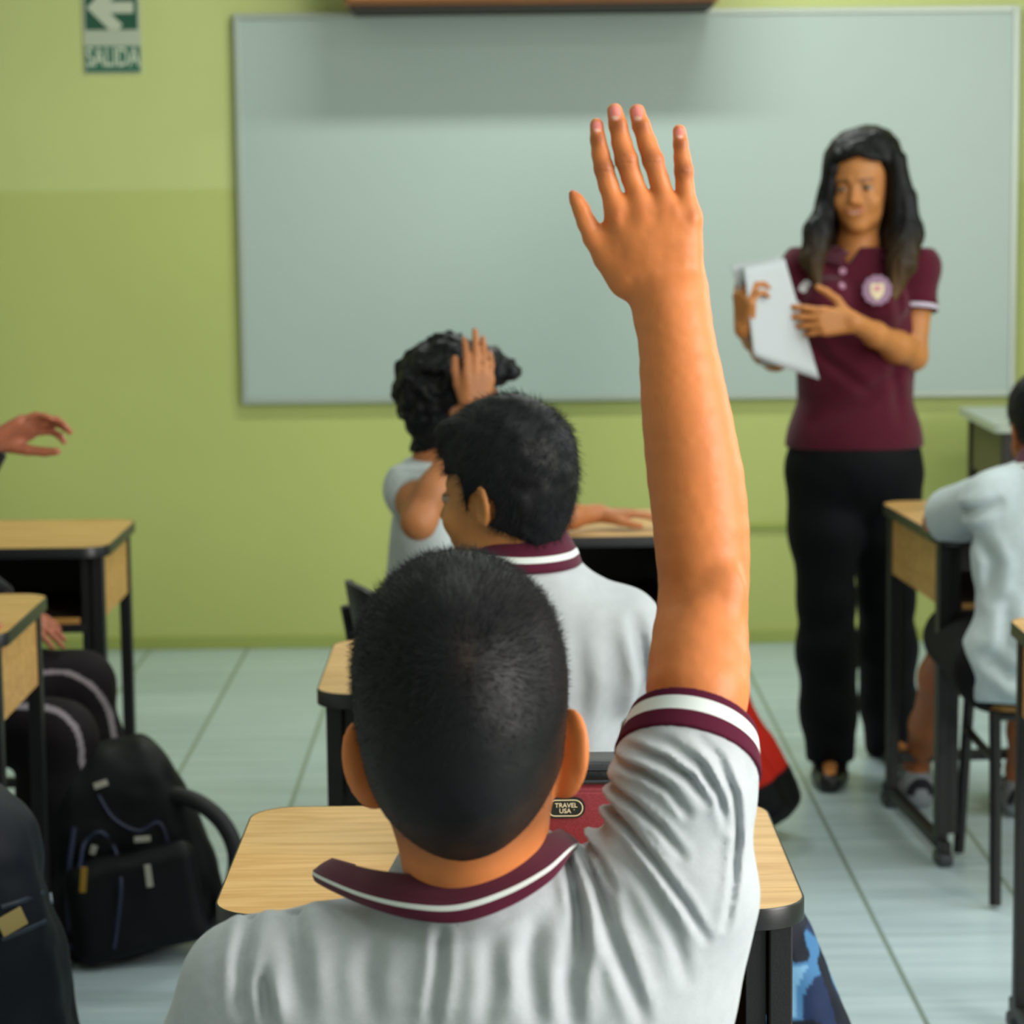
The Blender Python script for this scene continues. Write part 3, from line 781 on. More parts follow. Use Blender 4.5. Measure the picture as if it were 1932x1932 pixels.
# ------------------------------------------------------------------ chairs
def make_chair(label, group):
    t = thing('school_chair', label, 'chair', (0, 0, 0), 0, group)
    bm = MB(); N = 12
    for s_ in (0, 1):
        pass
    top, bot = [], []
    for i in range(N + 1):
        for j in range(N + 1):
            u, v = i / N * 2 - 1, j / N * 2 - 1
            k = 1 - 0.10 * (abs(u) ** 4 * abs(v) ** 4)
            x, y = u * 0.19 * (1 - 0.04 * v * v) * k, v * 0.19 * k
            z = 0.425 - 0.012 * (1 - u * u) * (1 - v * v) - (0.015 * max(0, v) ** 3)
            top.append((x, y, z)); bot.append((x, y, z - 0.012))
    tv = [bm.bm.verts.new(p) for p in top]; bv = [bm.bm.verts.new(p) for p in bot]
    f = lambda i, j: i * (N + 1) + j
    for i in range(N):
        for j in range(N):
            bm.bm.faces.new((tv[f(i, j)], tv[f(i + 1, j)], tv[f(i + 1, j + 1)], tv[f(i, j + 1)]))
            bm.bm.faces.new((bv[f(i, j)], bv[f(i, j + 1)], bv[f(i + 1, j + 1)], bv[f(i + 1, j)]))
    for i in range(N):
        for q in ((f(i, 0), f(i + 1, 0)), (f(i + 1, N), f(i, N)), (f(0, i + 1), f(0, i)), (f(N, i), f(N, i + 1))):
            bm.bm.faces.new((tv[q[0]], bv[q[0]], bv[q[1]], tv[q[1]]))
    bm.build('seat', mat('chair_seat_wood', 'a8763c', 0.45, var=0.15), t, sm=50)
    # curved backrest with round top corners
    bm = MB(); F = []
    for side in (0, 1):
        g = []
        for i in range(17):
            u = i / 16 * 2 - 1
            col_ = []
            for j in range(9):
                v = j / 8
                hw = 0.185 * (1 - 0.30 * max(0, (v - 0.45) / 0.55) ** 3)
                ztop = 0.735 - 0.05 * abs(u) ** 3.2
                z = 0.50 + (ztop - 0.50) * v
                y = -0.195 - 0.05 * v + 0.05 * (u * u) - (0.014 if side else 0)
                col_.append(bm.bm.verts.new((u * hw, y, z)))
            g.append(col_)
        F.append(g)
    for i in range(16):
        for j in range(8):
            bm.bm.faces.new((F[0][i][j], F[0][i + 1][j], F[0][i + 1][j + 1], F[0][i][j + 1]))
            bm.bm.faces.new((F[1][i][j], F[1][i][j + 1], F[1][i + 1][j + 1], F[1][i + 1][j]))
    for i in range(16):
        for j in (0, 8): bm.bm.faces.new((F[0][i][j], F[0][i + 1][j], F[1][i + 1][j], F[1][i][j]))
    for j in range(8):
        for i in (0, 16): bm.bm.faces.new((F[0][i][j], F[0][i][j + 1], F[1][i][j + 1], F[1][i][j]))
    bm.build('backrest', M_['plastic'], t, sm=50)
    for sx in (-1, 1):
        MB().tube([(sx * 0.17, -0.17, 0.41), (sx * 0.172, -0.20, 0.20), (sx * 0.175, -0.225, 0.008)], 0.012).build('leg', M_['black'], t, sm=60)
        MB().tube([(sx * 0.16, 0.15, 0.41), (sx * 0.168, 0.165, 0.20), (sx * 0.175, 0.18, 0.008)], 0.012).build('leg', M_['black'], t, sm=60)
        MB().tube([(sx * 0.165, -0.185, 0.30), (sx * 0.165, 0.16, 0.30)], 0.009).build('side_rail', M_['black'], t, sm=60)
        MB().tube([(sx * 0.17, -0.175, 0.40), (sx * 0.165, -0.195, 0.50), (sx * 0.15, -0.225, 0.66)], 0.011).build('back_post', M_['black'], t, sm=60)
    MB().tube([(-0.165, 0.15, 0.402), (0.165, 0.15, 0.402)], 0.009).build('seat_rail', M_['black'], t, sm=60)
    MB().tube([(-0.17, -0.17, 0.402), (0.17, -0.17, 0.402)], 0.009).build('seat_rail', M_['black'], t, sm=60)
    return t
def put_chair(label, X, Y, rz=0.0, first=[]):
    if not first: first.append(make_chair(label, 'black backed school chairs')); d = first[0]
    else: d = copy_tree(first[0]); d['label'] = label
    d.location = (X, Y, 0); d.rotation_euler = (0, 0, rz)
    return d

# ================================================================== the boy raising his hand
def mat_bands(name, origin, n_, stops, rough=0.85):
    """striped rib knit: colour by distance along n_ from origin (metres)"""
    m, n, l, b = newmat(name)
    g = n.new('ShaderNodeNewGeometry'); s = n.new('ShaderNodeVectorMath'); s.operation = 'SUBTRACT'; s.inputs[1].default_value = tuple(origin)
    l.new(g.outputs['Position'], s.inputs[0])
    d = n.new('ShaderNodeVectorMath'); d.operation = 'DOT_PRODUCT'; d.inputs[1].default_value = tuple(norm(n_)); l.new(s.outputs[0], d.inputs[0])
    t0, t1 = stops[0][0], stops[-1][0]
    mr = n.new('ShaderNodeMapRange'); mr.inputs['From Min'].default_value = t0; mr.inputs['From Max'].default_value = t1
    l.new(d.outputs['Value'], mr.inputs['Value'])
    r = ramp(n, [((t - t0) / (t1 - t0), c) for t, c in stops[:-1]], 'CONSTANT'); l.new(mr.outputs[0], r.inputs[0])
    l.new(r.outputs[0], b.inputs['Base Color']); b.inputs['Roughness'].default_value = rough; b.inputs['Specular IOR Level'].default_value = 0.15
    return m
MAROON, GREYP, STRIPE = '4a1228', 'a6abb0', 'ccd3d1'
def folds_fn(folds, Yp, front=True):
    """each fold: (pixel polyline, depth of the groove m, half width m, ridge share)"""
    out = []
    for pts, amp, sg in folds:
        q = []
        for i in range(len(pts) - 1):      # round the polyline off
            for t in (0, 0.5): q.append(tuple(pts[i][k] + (pts[i + 1][k] - pts[i][k]) * t for k in (0, 1)))
        q.append(pts[-1])
        w3 = [P(x, y, Yp) for x, y in q]
        out.append(([(v.x, v.z) for v in w3], amp, sg))
    def fn(p, msk):
        q = p[:, [0, 2]]; s = np.zeros(len(p), f32)
        for pts, amp, sg in out:
            a = np.array(pts); lo, hi = a.min(0) - 4 * sg, a.max(0) + 4 * sg
            m = (q[:, 0] > lo[0]) & (q[:, 0] < hi[0]) & (q[:, 1] > lo[1]) & (q[:, 1] < hi[1]) & msk
            if not m.any(): continue
            d, t = polydist(q[m], pts)
            tp = np.clip(np.sin(np.pi * np.clip(t * 0.92 + 0.04, 0, 1)), 0, 1) ** 0.6
            s[m] += 1.2 * amp * tp * (gs(d, sg) - 0.55 * gs(d - 2.1 * sg, sg * 1.1))
        return s
    return fn

HY = 1.90
def armY(y): return float(np.interp(y, [580, 1120, 1300, 1450, 1700], [1.900, 1.868, 1.822, 1.795, 1.78]))
prof = [(1560, 1220, 1350), (1450, 1225, 1370), (1380, 1225, 1388), (1330, 1222, 1408), (1300, 1219, 1414), (1250, 1223, 1415), (1200, 1231, 1412), (1150, 1240, 1411), (1100, 1243, 1413), (1050, 1238, 1414),
        (1000, 1233, 1413), (950, 1228, 1409), (900, 1222, 1402), (850, 1217, 1392), (800, 1213, 1382), (750, 1210, 1371), (700, 1208, 1360), (650, 1206, 1349), (610, 1203, 1340), (575, 1199, 1330)]
armpts = [P((a + b) / 2, y, armY(y)) for y, a, b in prof]
armrs = [rm((b - a) / 2, armY(y)) * 0.992 for y, a, b in prof]
FING = [  # tip .. base : (px, py, radius px, dY)
    [(1126, 235, 12.5, 0.004), (1128, 262, 14.0, 0.0), (1133, 290, 16.0, 0.0), (1139, 318, 18.0, -0.002), (1148, 350, 18.0, 0), (1160, 385, 20, -0.001), (1166, 405, 20, -0.001)],
    [(1160, 210, 14.5, 0.004), (1166, 236, 16.5, 0.0), (1173, 270, 18.0, 0.0), (1182, 302, 20.5, -0.003), (1193, 338, 19.0, 0), (1206, 375, 20.5, -0.001), (1213, 398, 21, -0.002)],
    [(1202, 211, 14.5, 0.004), (1210, 238, 16.0, 0.0), (1221, 270, 17.5, 0.0), (1232, 302, 19.5, -0.003), (1243, 338, 18.0, 0), (1254, 375, 19.5, -0.001), (1260, 398, 20, -0.002)],
    [(1281.5, 247, 12.0, 0.004), (1284, 272, 13.5, 0.0), (1287, 298, 15.0, 0.0), (1290, 322, 17.0, -0.002), (1292, 350, 16.5, 0), (1296, 385, 19.0, 0), (1300, 410, 20, 0)]]
META = [(1218, 545), (1243, 548), (1270, 550), (1296, 548)]
def hand1(p):
    d = None
    for k, f in enumerate(FING):
        pts = [P(x, y, HY + dy) for x, y, r, dy in f]; rs = [rm(r * 1.02 + 0.2, HY) for x, y, r, dy in f]
        e = chain(p, pts, rs, 0.002)
        mx, my = META[k]; x, y, r, dy = f[-1]
        d = e if d is None else smin(d, e, 0.0016)
        mt = cone(p, pts[-1] + Vector((0, 0.001, 0)), P(mx, my, HY + 0.004), rs[-1], rm(25, HY)); M = mt if k == 0 else smin(M, mt, 0.016)
    d = smin(d, M, 0.007)
    # back of the hand, webs between the finger roots
    d = smin(d, ell(p, P(1243, 470, HY + 0.003), (rm(66, HY), 0.0125, rm(82, HY))), 0.012)
    for (x, y) in ((1183, 392), (1231, 388), (1276, 394)): d = smin(d, ell(p, P(x, y, HY + 0.001), (0.0075, 0.0058, 0.0085)), 0.006)
    # palm side flesh
    d = smin(d, cone(p, P(1190, 420, HY + 0.011), P(1240, 540, HY + 0.012), rm(26, HY), rm(34, HY)), 0.016)
    d = smin(d, cone(p, P(1282, 425, HY + 0.010), P(1280, 530, HY + 0.012), rm(24, HY), rm(32, HY)), 0.016)
    # wrist
    for (x, r) in ((1232, 33), (1262, 34), (1294, 33)):
        d = smin(d, cone(p, P(x, 545, HY + 0.006), P(x + 4, 600, HY + 0.003), rm(r, HY), rm(r, HY)), 0.014)
    # thumb
    th = [(1081, 366, 8.5, 0.0), (1088, 378, 12.5, 0.001), (1097, 396, 15.5, 0.002), (1106, 420, 17.0, 0.004), (1120, 450, 19, 0.006), (1145, 485, 25, 0.008), (1180, 528, 31, 0.008)]
    d = smin(d, chain(p, [P(x, y, HY + dy) for x, y, r, dy in th], [rm(r, HY) for x, y, r, dy in th], 0.003), 0.010)
    d = smin(d, chain(p, [P(1160, 455, HY + 0.010), P(1190, 520, HY + 0.012)], [rm(24, HY), rm(30, HY)]), 0.014)
    # knuckle hollows between the heads of the metacarpals, finger joint creases
    for (x, y) in ((1178, 414), (1224, 400), (1263, 404), (1297, 408)):
        c = P(x, y, HY - 0.0085); d = d + 0.0009 * gs(np.linalg.norm((p - A(c)) * A((1.3, 1, 0.7)), axis=1), 0.005)
    for k, f in enumerate(FING):
        for (ji, am) in ((3, 0.0011), (1, 0.0008)):
            x, y, r, dy = f[ji]
            for o_ in (-5, 5) if ji == 3 else (0,):
                c = P(x, y + o_, HY); dz = np.abs(p[:, 2] - c.z); near = gs(p[:, 0] - c.x, 0.0052)
                d = d + am * gs(dz, 0.0010) * near * (p[:, 1] < HY - 0.002)
        # nails
        x, y, r, dy = f[0]; c = P(x + 0.5, y + 3, HY - 0.0085)
    return d
def arm1(p):
    d = chain(p, armpts, armrs, 0.004)
    # hollow of the elbow crook on the inner side, elbow point
    d = d + 0.004 * gs(np.linalg.norm((p - A(P(1268, 1128, 1.832))) * A((1, 1, 1.2)), axis=1), 0.016)
    d = smin(d, ell(p, P(1372, 1120, 1.842), (0.014, 0.010, 0.020)), 0.012)
    return d
def armhand(p):
    return smin(arm1(p), hand1(p), 0.010) + 0.0002 * vnoise(p, 180)

hd = Head(P(882, 1412, 1.775), rot(-3, 5, -3.5), 1.03, ears=0.50, earflare=48, wide=0.905)
J = dict(pelvis=(-0.035, 1.80, 0.50), neck=P(912, 1750, 1.785), shL=P(478, 1862, 1.79), shR=P(1262, 1690, 1.785),
         elL=(-0.245, 1.83, 0.68), wrL=(-0.13, 2.03, 0.565), elR=armpts[9], wrR=armpts[-1],
         hipL=(-0.115, 1.82, 0.49), hipR=(0.045, 1.82, 0.49), knL=(-0.13, 2.18, 0.475), knR=(0.075, 2.18, 0.475),
         anL=(-0.13, 2.16, 0.10), anR=(0.075, 2.14, 0.10), toL=(-0.14, 2.30, 0.03), toR=(0.085, 2.28, 0.03))
boy = Person('person', 'boy seen from behind with cropped dark hair, raising his right arm high', J, 0.90, None, hd, skin='c6753f', girth=1.10)
boy.hands = [hand_fn(J['wrL'], frameL((0.5, 0.8, -0.15), (0, -0.1, 1)), 0.82, curl=(12,) * 4)]
def boy_body(p):
    d = boy.torso(p, -0.014, sr=(0.046, 0.042))
    d = smin(d, boy.arm(p, 'L'), 0.02)
    for sd in 'LR': d = smin(d, boy.leg(p, sd), 0.03)
    return smin(d, boy.hands[0][0](p), 0.01)
def boycol(p):
    c = boy.skincol(p)
    # darker skin over the finger joints, pink nails, brown folds
    m = (p[:, 2] > 1.35) & (p[:, 0] > 0.03)
    back = p[:, 1] < HY + 0.001
    for k, f in enumerate(FING):
        for ji, s_, w_ in ((3, 0.0070, 0.85), (1, 0.0056, 0.80)):
            x, y, r, dy = f[ji]; g = P(x, y, HY - 0.006); c = blend(c, '7a3c1c', w_ * gs(np.linalg.norm(p - A(g), axis=1), s_) * back)
        x, y, r, dy = f[6]; g = P(x, y - 2, HY - 0.008); c = blend(c, '9a4722', 0.34 * gs(np.linalg.norm(p - A(g), axis=1), 0.007) * back)
        x, y, r, dy = f[0]; g = np.array(P(x + 0.5, y + 1, HY)); rr = rm(r, HY)
        n_ = np.maximum(np.abs(p[:, 0] - g[0]) / (rr * 0.70), np.abs(p[:, 2] - g[2]) / (rr * 0.98)); e = np.sqrt(((p[:, 0] - g[0]) / (rr * 0.72)) ** 2 + ((p[:, 2] - g[2]) / (rr * 1.12)) ** 2)
        c = blend(c, 'd98078', np.clip((1.12 - e) * 6, 0, 1) * (p[:, 1] < HY) * m)
        c = blend(c, 'e0bda6', np.clip((1.0 - np.sqrt(((p[:, 0] - g[0]) / (rr * 0.5)) ** 2 + ((p[:, 2] - g[2] + rr * 0.78) / (rr * 0.26)) ** 2)) * 4, 0, 1) * (p[:, 1] < HY) * m * .8)
    g = P(1082, 366, HY); c = blend(c, '9a5238', 0.5 * gs(np.linalg.norm(p - A(g), axis=1), 0.006))
    q = hd.loc(p)       # cropped stubble under the hair line
    st = np.clip((q[:, 2] + 0.062) / 0.025, 0, 1) * (q[:, 1] < 0.02) * (np.abs(q[:, 0]) < 0.075) * (q[:, 2] > -0.062) * (q[:, 1] < -0.02)
    return blend(c, '3a2416', st * 0.6)
lo_a = np.array(P(1040, 1700, 1.70)); lo_a[1] = 1.66; hi_a = np.array(P(1450, 180, HY)); hi_a[1] = 1.99
hc = np.array(hd.c)
bl, bh_ = np.array([-0.42, 1.62, 0.0]), np.array([0.30, 2.40, 1.05])
def boy_head(p): return boy.headneck(p)
sdf_obj('body', [(armhand, lo_a, hi_a, 0.00155), (boy_head, hc + (-0.13, -0.14, -0.20), hc + (0.13, 0.14, 0.17), 0.0024), (boy_body, bl, bh_, 0.0055)],
        M_['skin'], boy.root, boycol)

# --- polo shirt
cuC = np.array(P(1308, 1352, 1.800)); cuN = norm((0.20, 0.60, 0.66))
SH = J['shR']
def sleeveR(p, o=0.0):
    base = np.array(P(1268, 1655, 1.78)); mid = np.array(P(1290, 1480, 1.785))
    d = chain(p, [base, mid, cuC + cuN * 0.02], [rm(143, 1.78) + o, rm(124, 1.78) + o, rm(111, 1.8) + o], 0.03)
    return d
FOLDS = [
    ([(1182, 1392), (1210, 1383), (1262, 1385), (1320, 1412), (1370, 1465), (1400, 1540), (1406, 1620), (1396, 1700), (1378, 1780)], 0.0055, 0.0028),
    ([(1165, 1432), (1210, 1424), (1270, 1436), (1330, 1472), (1368, 1530), (1388, 1600)], 0.0052, 0.0028),
    ([(1150, 1468), (1205, 1455), (1262, 1466), (1310, 1496), (1345, 1545)], 0.0052, 0.0028),
    ([(1138, 1500), (1172, 1487), (1222, 1492), (1272, 1518), (1305, 1565)], 0.0060, 0.0028),
    ([(1118, 1540), (1160, 1536), (1204, 1553), (1252, 1590), (1296, 1645)], 0.0052, 0.0028),
    ([(1100, 1562), (1142, 1568), (1192, 1600), (1242, 1655), (1300, 1730), (1340, 1800)], 0.0055, 0.0028),
    ([(1075, 1598), (1105, 1606), (1145, 1622)], 0.0070, 0.0042),
    ([(1075, 1628), (1104, 1655), (1128, 1700), (1148, 1760)], 0.0045, 0.0030),
    ([(1062, 1645), (1080, 1690), (1094, 1750), (1100, 1830)], 0.0040, 0.0034),
    ([(1100, 1636), (1136, 1668), (1160, 1706)], 0.0040, 0.0026),
    ([(1140, 1700), (1152, 1770), (1184, 1850), (1215, 1935)], 0.0055, 0.0048),
    ([(1092, 1740), (1090, 1800), (1078, 1870), (1080, 1940)], 0.0055, 0.0058),
    ([(1180, 1640), (1230, 1700), (1275, 1780), (1300, 1870)], 0.0030, 0.0045),
    ([(1010, 1760), (1000, 1830), (1012, 1930)], 0.0038, 0.0060),
    ([(830, 1775), (828, 1840), (812, 1935)], 0.0042, 0.0042),
    ([(925, 1790), (930, 1860), (915, 1935)], 0.0030, 0.0060),
    ([(447, 1800), (440, 1860), (443, 1940)], 0.0050, 0.0050),
    ([(520, 1775), (548, 1840), (565, 1935)], 0.0050, 0.0075),
    ([(700, 1800), (690, 1860), (700, 1935)], 0.0026, 0.0070),
    ([(480, 1880), (490, 1910), (500, 1960)], 0.0050, 0.0045),
    ([(640, 1705), (720, 1742), (820, 1768), (930, 1760), (1010, 1728)], 0.0008, 0.0018),
    ([(440, 1768), (520, 1735), (600, 1712), (640, 1712)], 0.0010, 0.0018),
    ([(1225, 1345), (1285, 1350), (1345, 1385), (1392, 1440)], 0.0018, 0.0045),
    ([(1196, 1352), (1230, 1366), (1262, 1366)], 0.0040, 0.0030),
]
ff = folds_fn(FOLDS, 1.69)
def boy_shirt(p, cut=True):
    J = boy.J
    d = boy.torso(p, 0.007, sr=(0.046, 0.042))
    lat = cone(p, np.array(P(1262, 1690, 1.785)), (0.060, 1.80, 0.72), 0.062, 0.085)
    d = smin(d, lat, 0.03)
    d = smin(d, cone(p, (-0.135, 1.80, 0.84), (-0.095, 1.80, 0.70), 0.052, 0.085), 0.03)
    d = smin(d, cone(p, P(915, 1800, 1.785), P(912, 1712, 1.782), 0.094, 0.071), 0.02)
    # back panel carried across to the shoulders
    d = smin(d, cone(p, P(650, 1925, 1.785), P(1120, 1850, 1.785), 0.080, 0.084), 0.03)
    e = sleeveR(p, 0.0)
    d = smin(d, e, 0.022)
    # left sleeve
    a, b = J['shL'], J['elL']; tip = a + (b - a) * 0.62
    e = cone(p, a, tip, 0.0505, 0.058); e = smax(e, plane(p, tip, b - a), 0.004)
    d = smin(d, e, 0.018)
    d = d + ff(p, p[:, 1] < 1.80) * np.where(np.linalg.norm(p - A(cuC), axis=1) < 0.13, np.clip(-(plane(p, cuC, cuN) + 0.030) / 0.03, 0.0, 1), 1) + 0.0009 * vnoise(p, 30)
    d = smax(d, -plane(p, (0, 0, 0.50), (0, 0, 1)), 0.01)
    return d
def shirt_main(p): return smax(boy_shirt(p), plane(p, cuC - cuN * 0.028, cuN) * (1) , 0.001) if False else np.where(plane(p, cuC, cuN) > -0.09, smax(boy_shirt(p), np.where((np.linalg.norm(p - A(cuC), axis=1) < 0.12) & (p[:, 2] > 0.98), plane(p, cuC - cuN * 0.028, cuN), -1), 0.0005), boy_shirt(p))
sh1 = sdf_obj('polo_shirt', [(shirt_main, (-0.42, 1.60, 0.47), (0.32, 2.02, 1.14), 0.0026)], M_['cloth'], boy.root,
        lambda p: linc(GREYP) * (1 + 0.05 * vnoise(p, 160)[:, None]))
def cuff(p):
    e = sleeveR(p, 0.0022); t = plane(p, cuC, cuN)
    e = smax(e, t, 0.0015); e = smax(e, -(t + 0.030), 0.0008)
    return e
cuffm = mat_bands('striped_cuff', cuC, cuN, [(-0.06, MAROON), (-0.0172, STRIPE), (-0.0068, MAROON), (0.02, MAROON)])
sdf_obj('sleeve_cuff', [(cuff, cuC - 0.08, cuC + 0.08, 0.0014)], cuffm, boy.root, label='maroon cuff with a white stripe')
# --- collar
ST = [(672, 1634, 1.86, 655, 1668, 1.862), (628, 1622, 1.815, 600, 1661, 1.812), (690, 1640, 1.772, 690, 1706, 1.742), (765, 1650, 1.737, 780, 1733, 1.708), (850, 1650, 1.722, 870, 1740, 1.694), (930, 1627, 1.722, 960, 1710, 1.697),
      (1000, 1596, 1.737, 1035, 1662, 1.712), (1048, 1569, 1.765, 1070, 1612, 1.748), (1058, 1572, 1.815, 1076, 1604, 1.81), (1040, 1590, 1.86, 1050, 1620, 1.86)]
def catmull(pts, n):
    pts = [2 * pts[0] - pts[1]] + list(pts) + [2 * pts[-1] - pts[-2]]; out = []
    for i in range(1, len(pts) - 2):
        for k in range(n):
            t = k / n; a, b, c, d = pts[i - 1:i + 3]
            out.append(0.5 * ((2 * b) + (-a + c) * t + (2 * a - 5 * b + 4 * c - d) * t * t + (-a + 3 * b - 3 * c + d) * t ** 3))
    out.append(pts[-2]); return out
def collar_mesh(tops, bots, name, parent, n=10, rows=26, bulge=0.010, stripe=(0.60, 0.72), cen=None, th=0.003):
    T = catmull([np.array(v) for v in tops], n); B = catmull([np.array(v) for v in bots], n)
    V, Ccol = [], []; m_ = len(T); cen = np.array(cen)
    fine = sorted(set(list(np.linspace(0, 1, rows)) + [stripe[0] - .004, stripe[0] + .004, stripe[1] - .004, stripe[1] + .004]))
    for i in range(m_):
        for v in fine:
            q = T[i] + (B[i] - T[i]) * v; o_ = q - cen; o_[2] = 0; o_ = norm(o_)
            q = q + o_ * bulge * math.sin(v * math.pi) * 0.6 + o_ * (0.0012 if v > stripe[0] - .05 else 0)
            V.append(q); Ccol.append(linc(STRIPE if stripe[0] < v < stripe[1] else MAROON))
    V = np.array(V); o3 = np.array(parent.location); me = bpy.data.meshes.new(name); R = len(fine)
    F = [(i * R + j, i * R + j + 1, (i + 1) * R + j + 1, (i + 1) * R + j) for i in range(m_ - 1) for j in range(R - 1)]
    me.from_pydata([tuple(x) for x in V - o3], [], F); smooth(me)
    at = me.color_attributes.new('Col', 'FLOAT_COLOR', 'POINT'); at.data.foreach_set('color', np.concatenate([np.array(Ccol), np.ones((len(V), 1))], 1).astype(f32).ravel())
    o = addobj(name, me, M_['cloth'], parent); md = o.modifiers.new('thick', 'SOLIDIFY'); md.thickness = th; md.offset = 0
    return o
collar_mesh([P(*s_[:3]) for s_ in ST], [P(*s_[3:]) for s_ in ST], 'collar', boy.root, cen=P(912, 1650, 1.80))['label'] = 'maroon collar with a white stripe'
# --- trousers, shoes
def trous(person, o=0.012, flare=0.01, zmin=0.05, top=0.10):
    def fn(p):
        J = person.J
        d = smin(person.leg(p, 'L', o, flare), person.leg(p, 'R', o, flare), 0.02)
        e = ell(p, J['pelvis'] - person.up * 0.01, (0.150 * person.g + o, 0.115 * person.g + o, 0.12 * person.g + o), person.T)
        d = smin(d, e, 0.03) + 0.002 * vnoise(p, 25)
        for sd in 'LR':
            a, k = J['an' + sd], J['kn' + sd]; n_ = a - k
            d = np.where(np.linalg.norm(p - A(a), axis=1) < 0.14, smax(d, plane(p, a + norm(n_) * 0.012, n_), 0.003), d)
        return smax(d, plane(p, J['pelvis'] + person.up * top, person.up), 0.01)
    return fn
def shoe_fn(person, sd, o=0.004):
    a, t = person.J['an' + sd], person.J['to' + sd]; fw = norm((t - a) * np.array([1, 1, 0])); s_ = person.s
    heel = np.array([a[0], a[1], 0.036 * s_]) - fw * 0.028 * s_; ball = np.array([t[0], t[1], 0.028 * s_]) - fw * 0.05 * s_; toe = np.array([t[0], t[1], 0.022 * s_])
    def fn(p):
        d = cone(p, heel, ball, 0.033 * s_ + o, 0.036 * s_ + o); d = smin(d, cone(p, ball, toe, 0.034 * s_ + o, 0.024 * s_ + o), 0.015)
        d = smin(d, cone(p, heel, a * np.array([1, 1, 0.75]), 0.034 * s_ + o, 0.034 * s_ + o), 0.02)
        d = smax(d, plane(p, a * np.array([1, 1, 0.80]), (0, 0, 1)), 0.004)
        return smax(d, -p[:, 2] + 0.001, 0.003)
    lo = np.minimum(np.minimum(heel, toe), a) - 0.08; hi = np.maximum(np.maximum(heel, toe), a) + 0.08; lo[2] = -0.01
    return fn, lo, hi
def dress_legs(person, col='06070b', o=0.012, flare=0.01, vox=0.0065, shoes=True, shoecol='0c0b0b', pants=True, name='trousers', colf=None):
    lo, hi = person.bounds()
    if pants:
        hi2 = hi.copy(); hi2[2] = person.J['pelvis'][2] + 0.2
        lo[2] = 0.0
        sdf_obj(name, [(trous(person, o, flare), lo, hi2, vox)], M_['trouser'], person.root, colf or (lambda p: np.tile(linc(col), (len(p), 1))))
    if shoes:
        for sd in 'LR':
            fn, l_, h_ = shoe_fn(person, sd); m = mat('shoe_' + shoecol, shoecol, 0.4)
            sdf_obj('shoe', [(fn, l_, h_, 0.004)], m, person.root)
dress_legs(boy)
put_chair('black backed chair of the boy raising his hand', -0.035, 1.76)

# --- hair: short crop with a whorl
def hair_cap(h, neckf, top=0.010, side=0.004, nape=-0.068, region=None, noise=0.001, ns=90):
    def fn(p):
        q = h.loc(p); d = h.face(q) * h.sc
        if neckf is not None: d = smin(d, neckf(p), 0.022)
        ax = np.abs(q[:, 0])
        t = np.clip((q[:, 2] - 0.02) / 0.08, 0, 1); off = side + (top - side) * t
        off = off * np.clip((q[:, 2] - nape) / 0.03, 0.12, 1)
        d = d - off + noise * vnoise(p, ns)
        zb = nape + 9.0 * ax * ax
        reg = np.maximum(zb - q[:, 2], -1)
        fy = 0.062 + 0.0 * ax; reg = np.maximum(reg, (q[:, 1] - fy) * 1.0 - np.clip(q[:, 2] - 0.078, 0, 1) * 3)
        sb = np.where(q[:, 2] < 0.035, q[:, 1] - 0.014, -1); reg = np.maximum(reg, sb)
        earz = 0.040 - np.sqrt(np.maximum((q[:, 1] + 0.004) ** 2 + (q[:, 2] + 0.004) ** 2, 0)); reg = np.maximum(reg, np.where((ax > 0.055), earz * 0.8 - 0.012, -1))
        if region is not None: reg = region(q, reg)
        return smax(d, reg * h.sc, 0.003)
    return fn
cap = hair_cap(hd, boy.neckf, 0.0115, 0.0040, -0.054, noise=0.0003)
def capcol(p):
    q = hd.loc(p); c = np.tile(linc('07080b'), (len(p), 1))
    zb = -0.052 + 9.0 * q[:, 0] ** 2
    fade = np.clip(1 - (q[:, 2] - zb) / 0.035, 0, 1) * (0.6 + 0.4 * vnoise(p, 60))
    c = blend(c, '6a4a30', 0.7 * gs(np.linalg.norm((p - A(crown)) * A((1.5, 1, 0.8)), axis=1), 0.011))
    return blend(c, '4a2f1e', fade * 0.65)
crown = hd.world((0.012, -0.088, 0.085))
hair1 = sdf_obj('hair', [(cap, hc - 0.15, hc + 0.17, 0.0022)], M_['hair'], boy.root, capcol)
o3 = np.array(boy.root.location)
crown = hd.world((0.012, -0.088, 0.085))
S_, N_ = sample_mesh(hair1.data, 52000, o3)
q = hd.loc(S_.astype(f32)); dr = S_ - crown; dist = np.linalg.norm(dr, axis=1)
dr = dr / dist[:, None]; tang = dr - N_ * (dr * N_).sum(1)[:, None]; sw = np.cross(N_, tang)
dirs = tang * 0.8 + sw * 0.25 * np.exp(-dist / 0.03)[:, None] + N_ * 0.32
Lh = 0.0022 + 0.0070 * np.clip((q[:, 2] - 0.02) / 0.07, 0, 1)
ok = (dist > 0.009) & (q[:, 2] > -0.045)
M_['strand'] = mat('hair_strand', '0a0c11', 0.55, spec=0.2)
strands('hair_strands', (S_ - N_ * 0.002)[ok], dirs[ok], Lh[ok], M_['strand'], boy.root, rad=0.00016, jit=0.22)

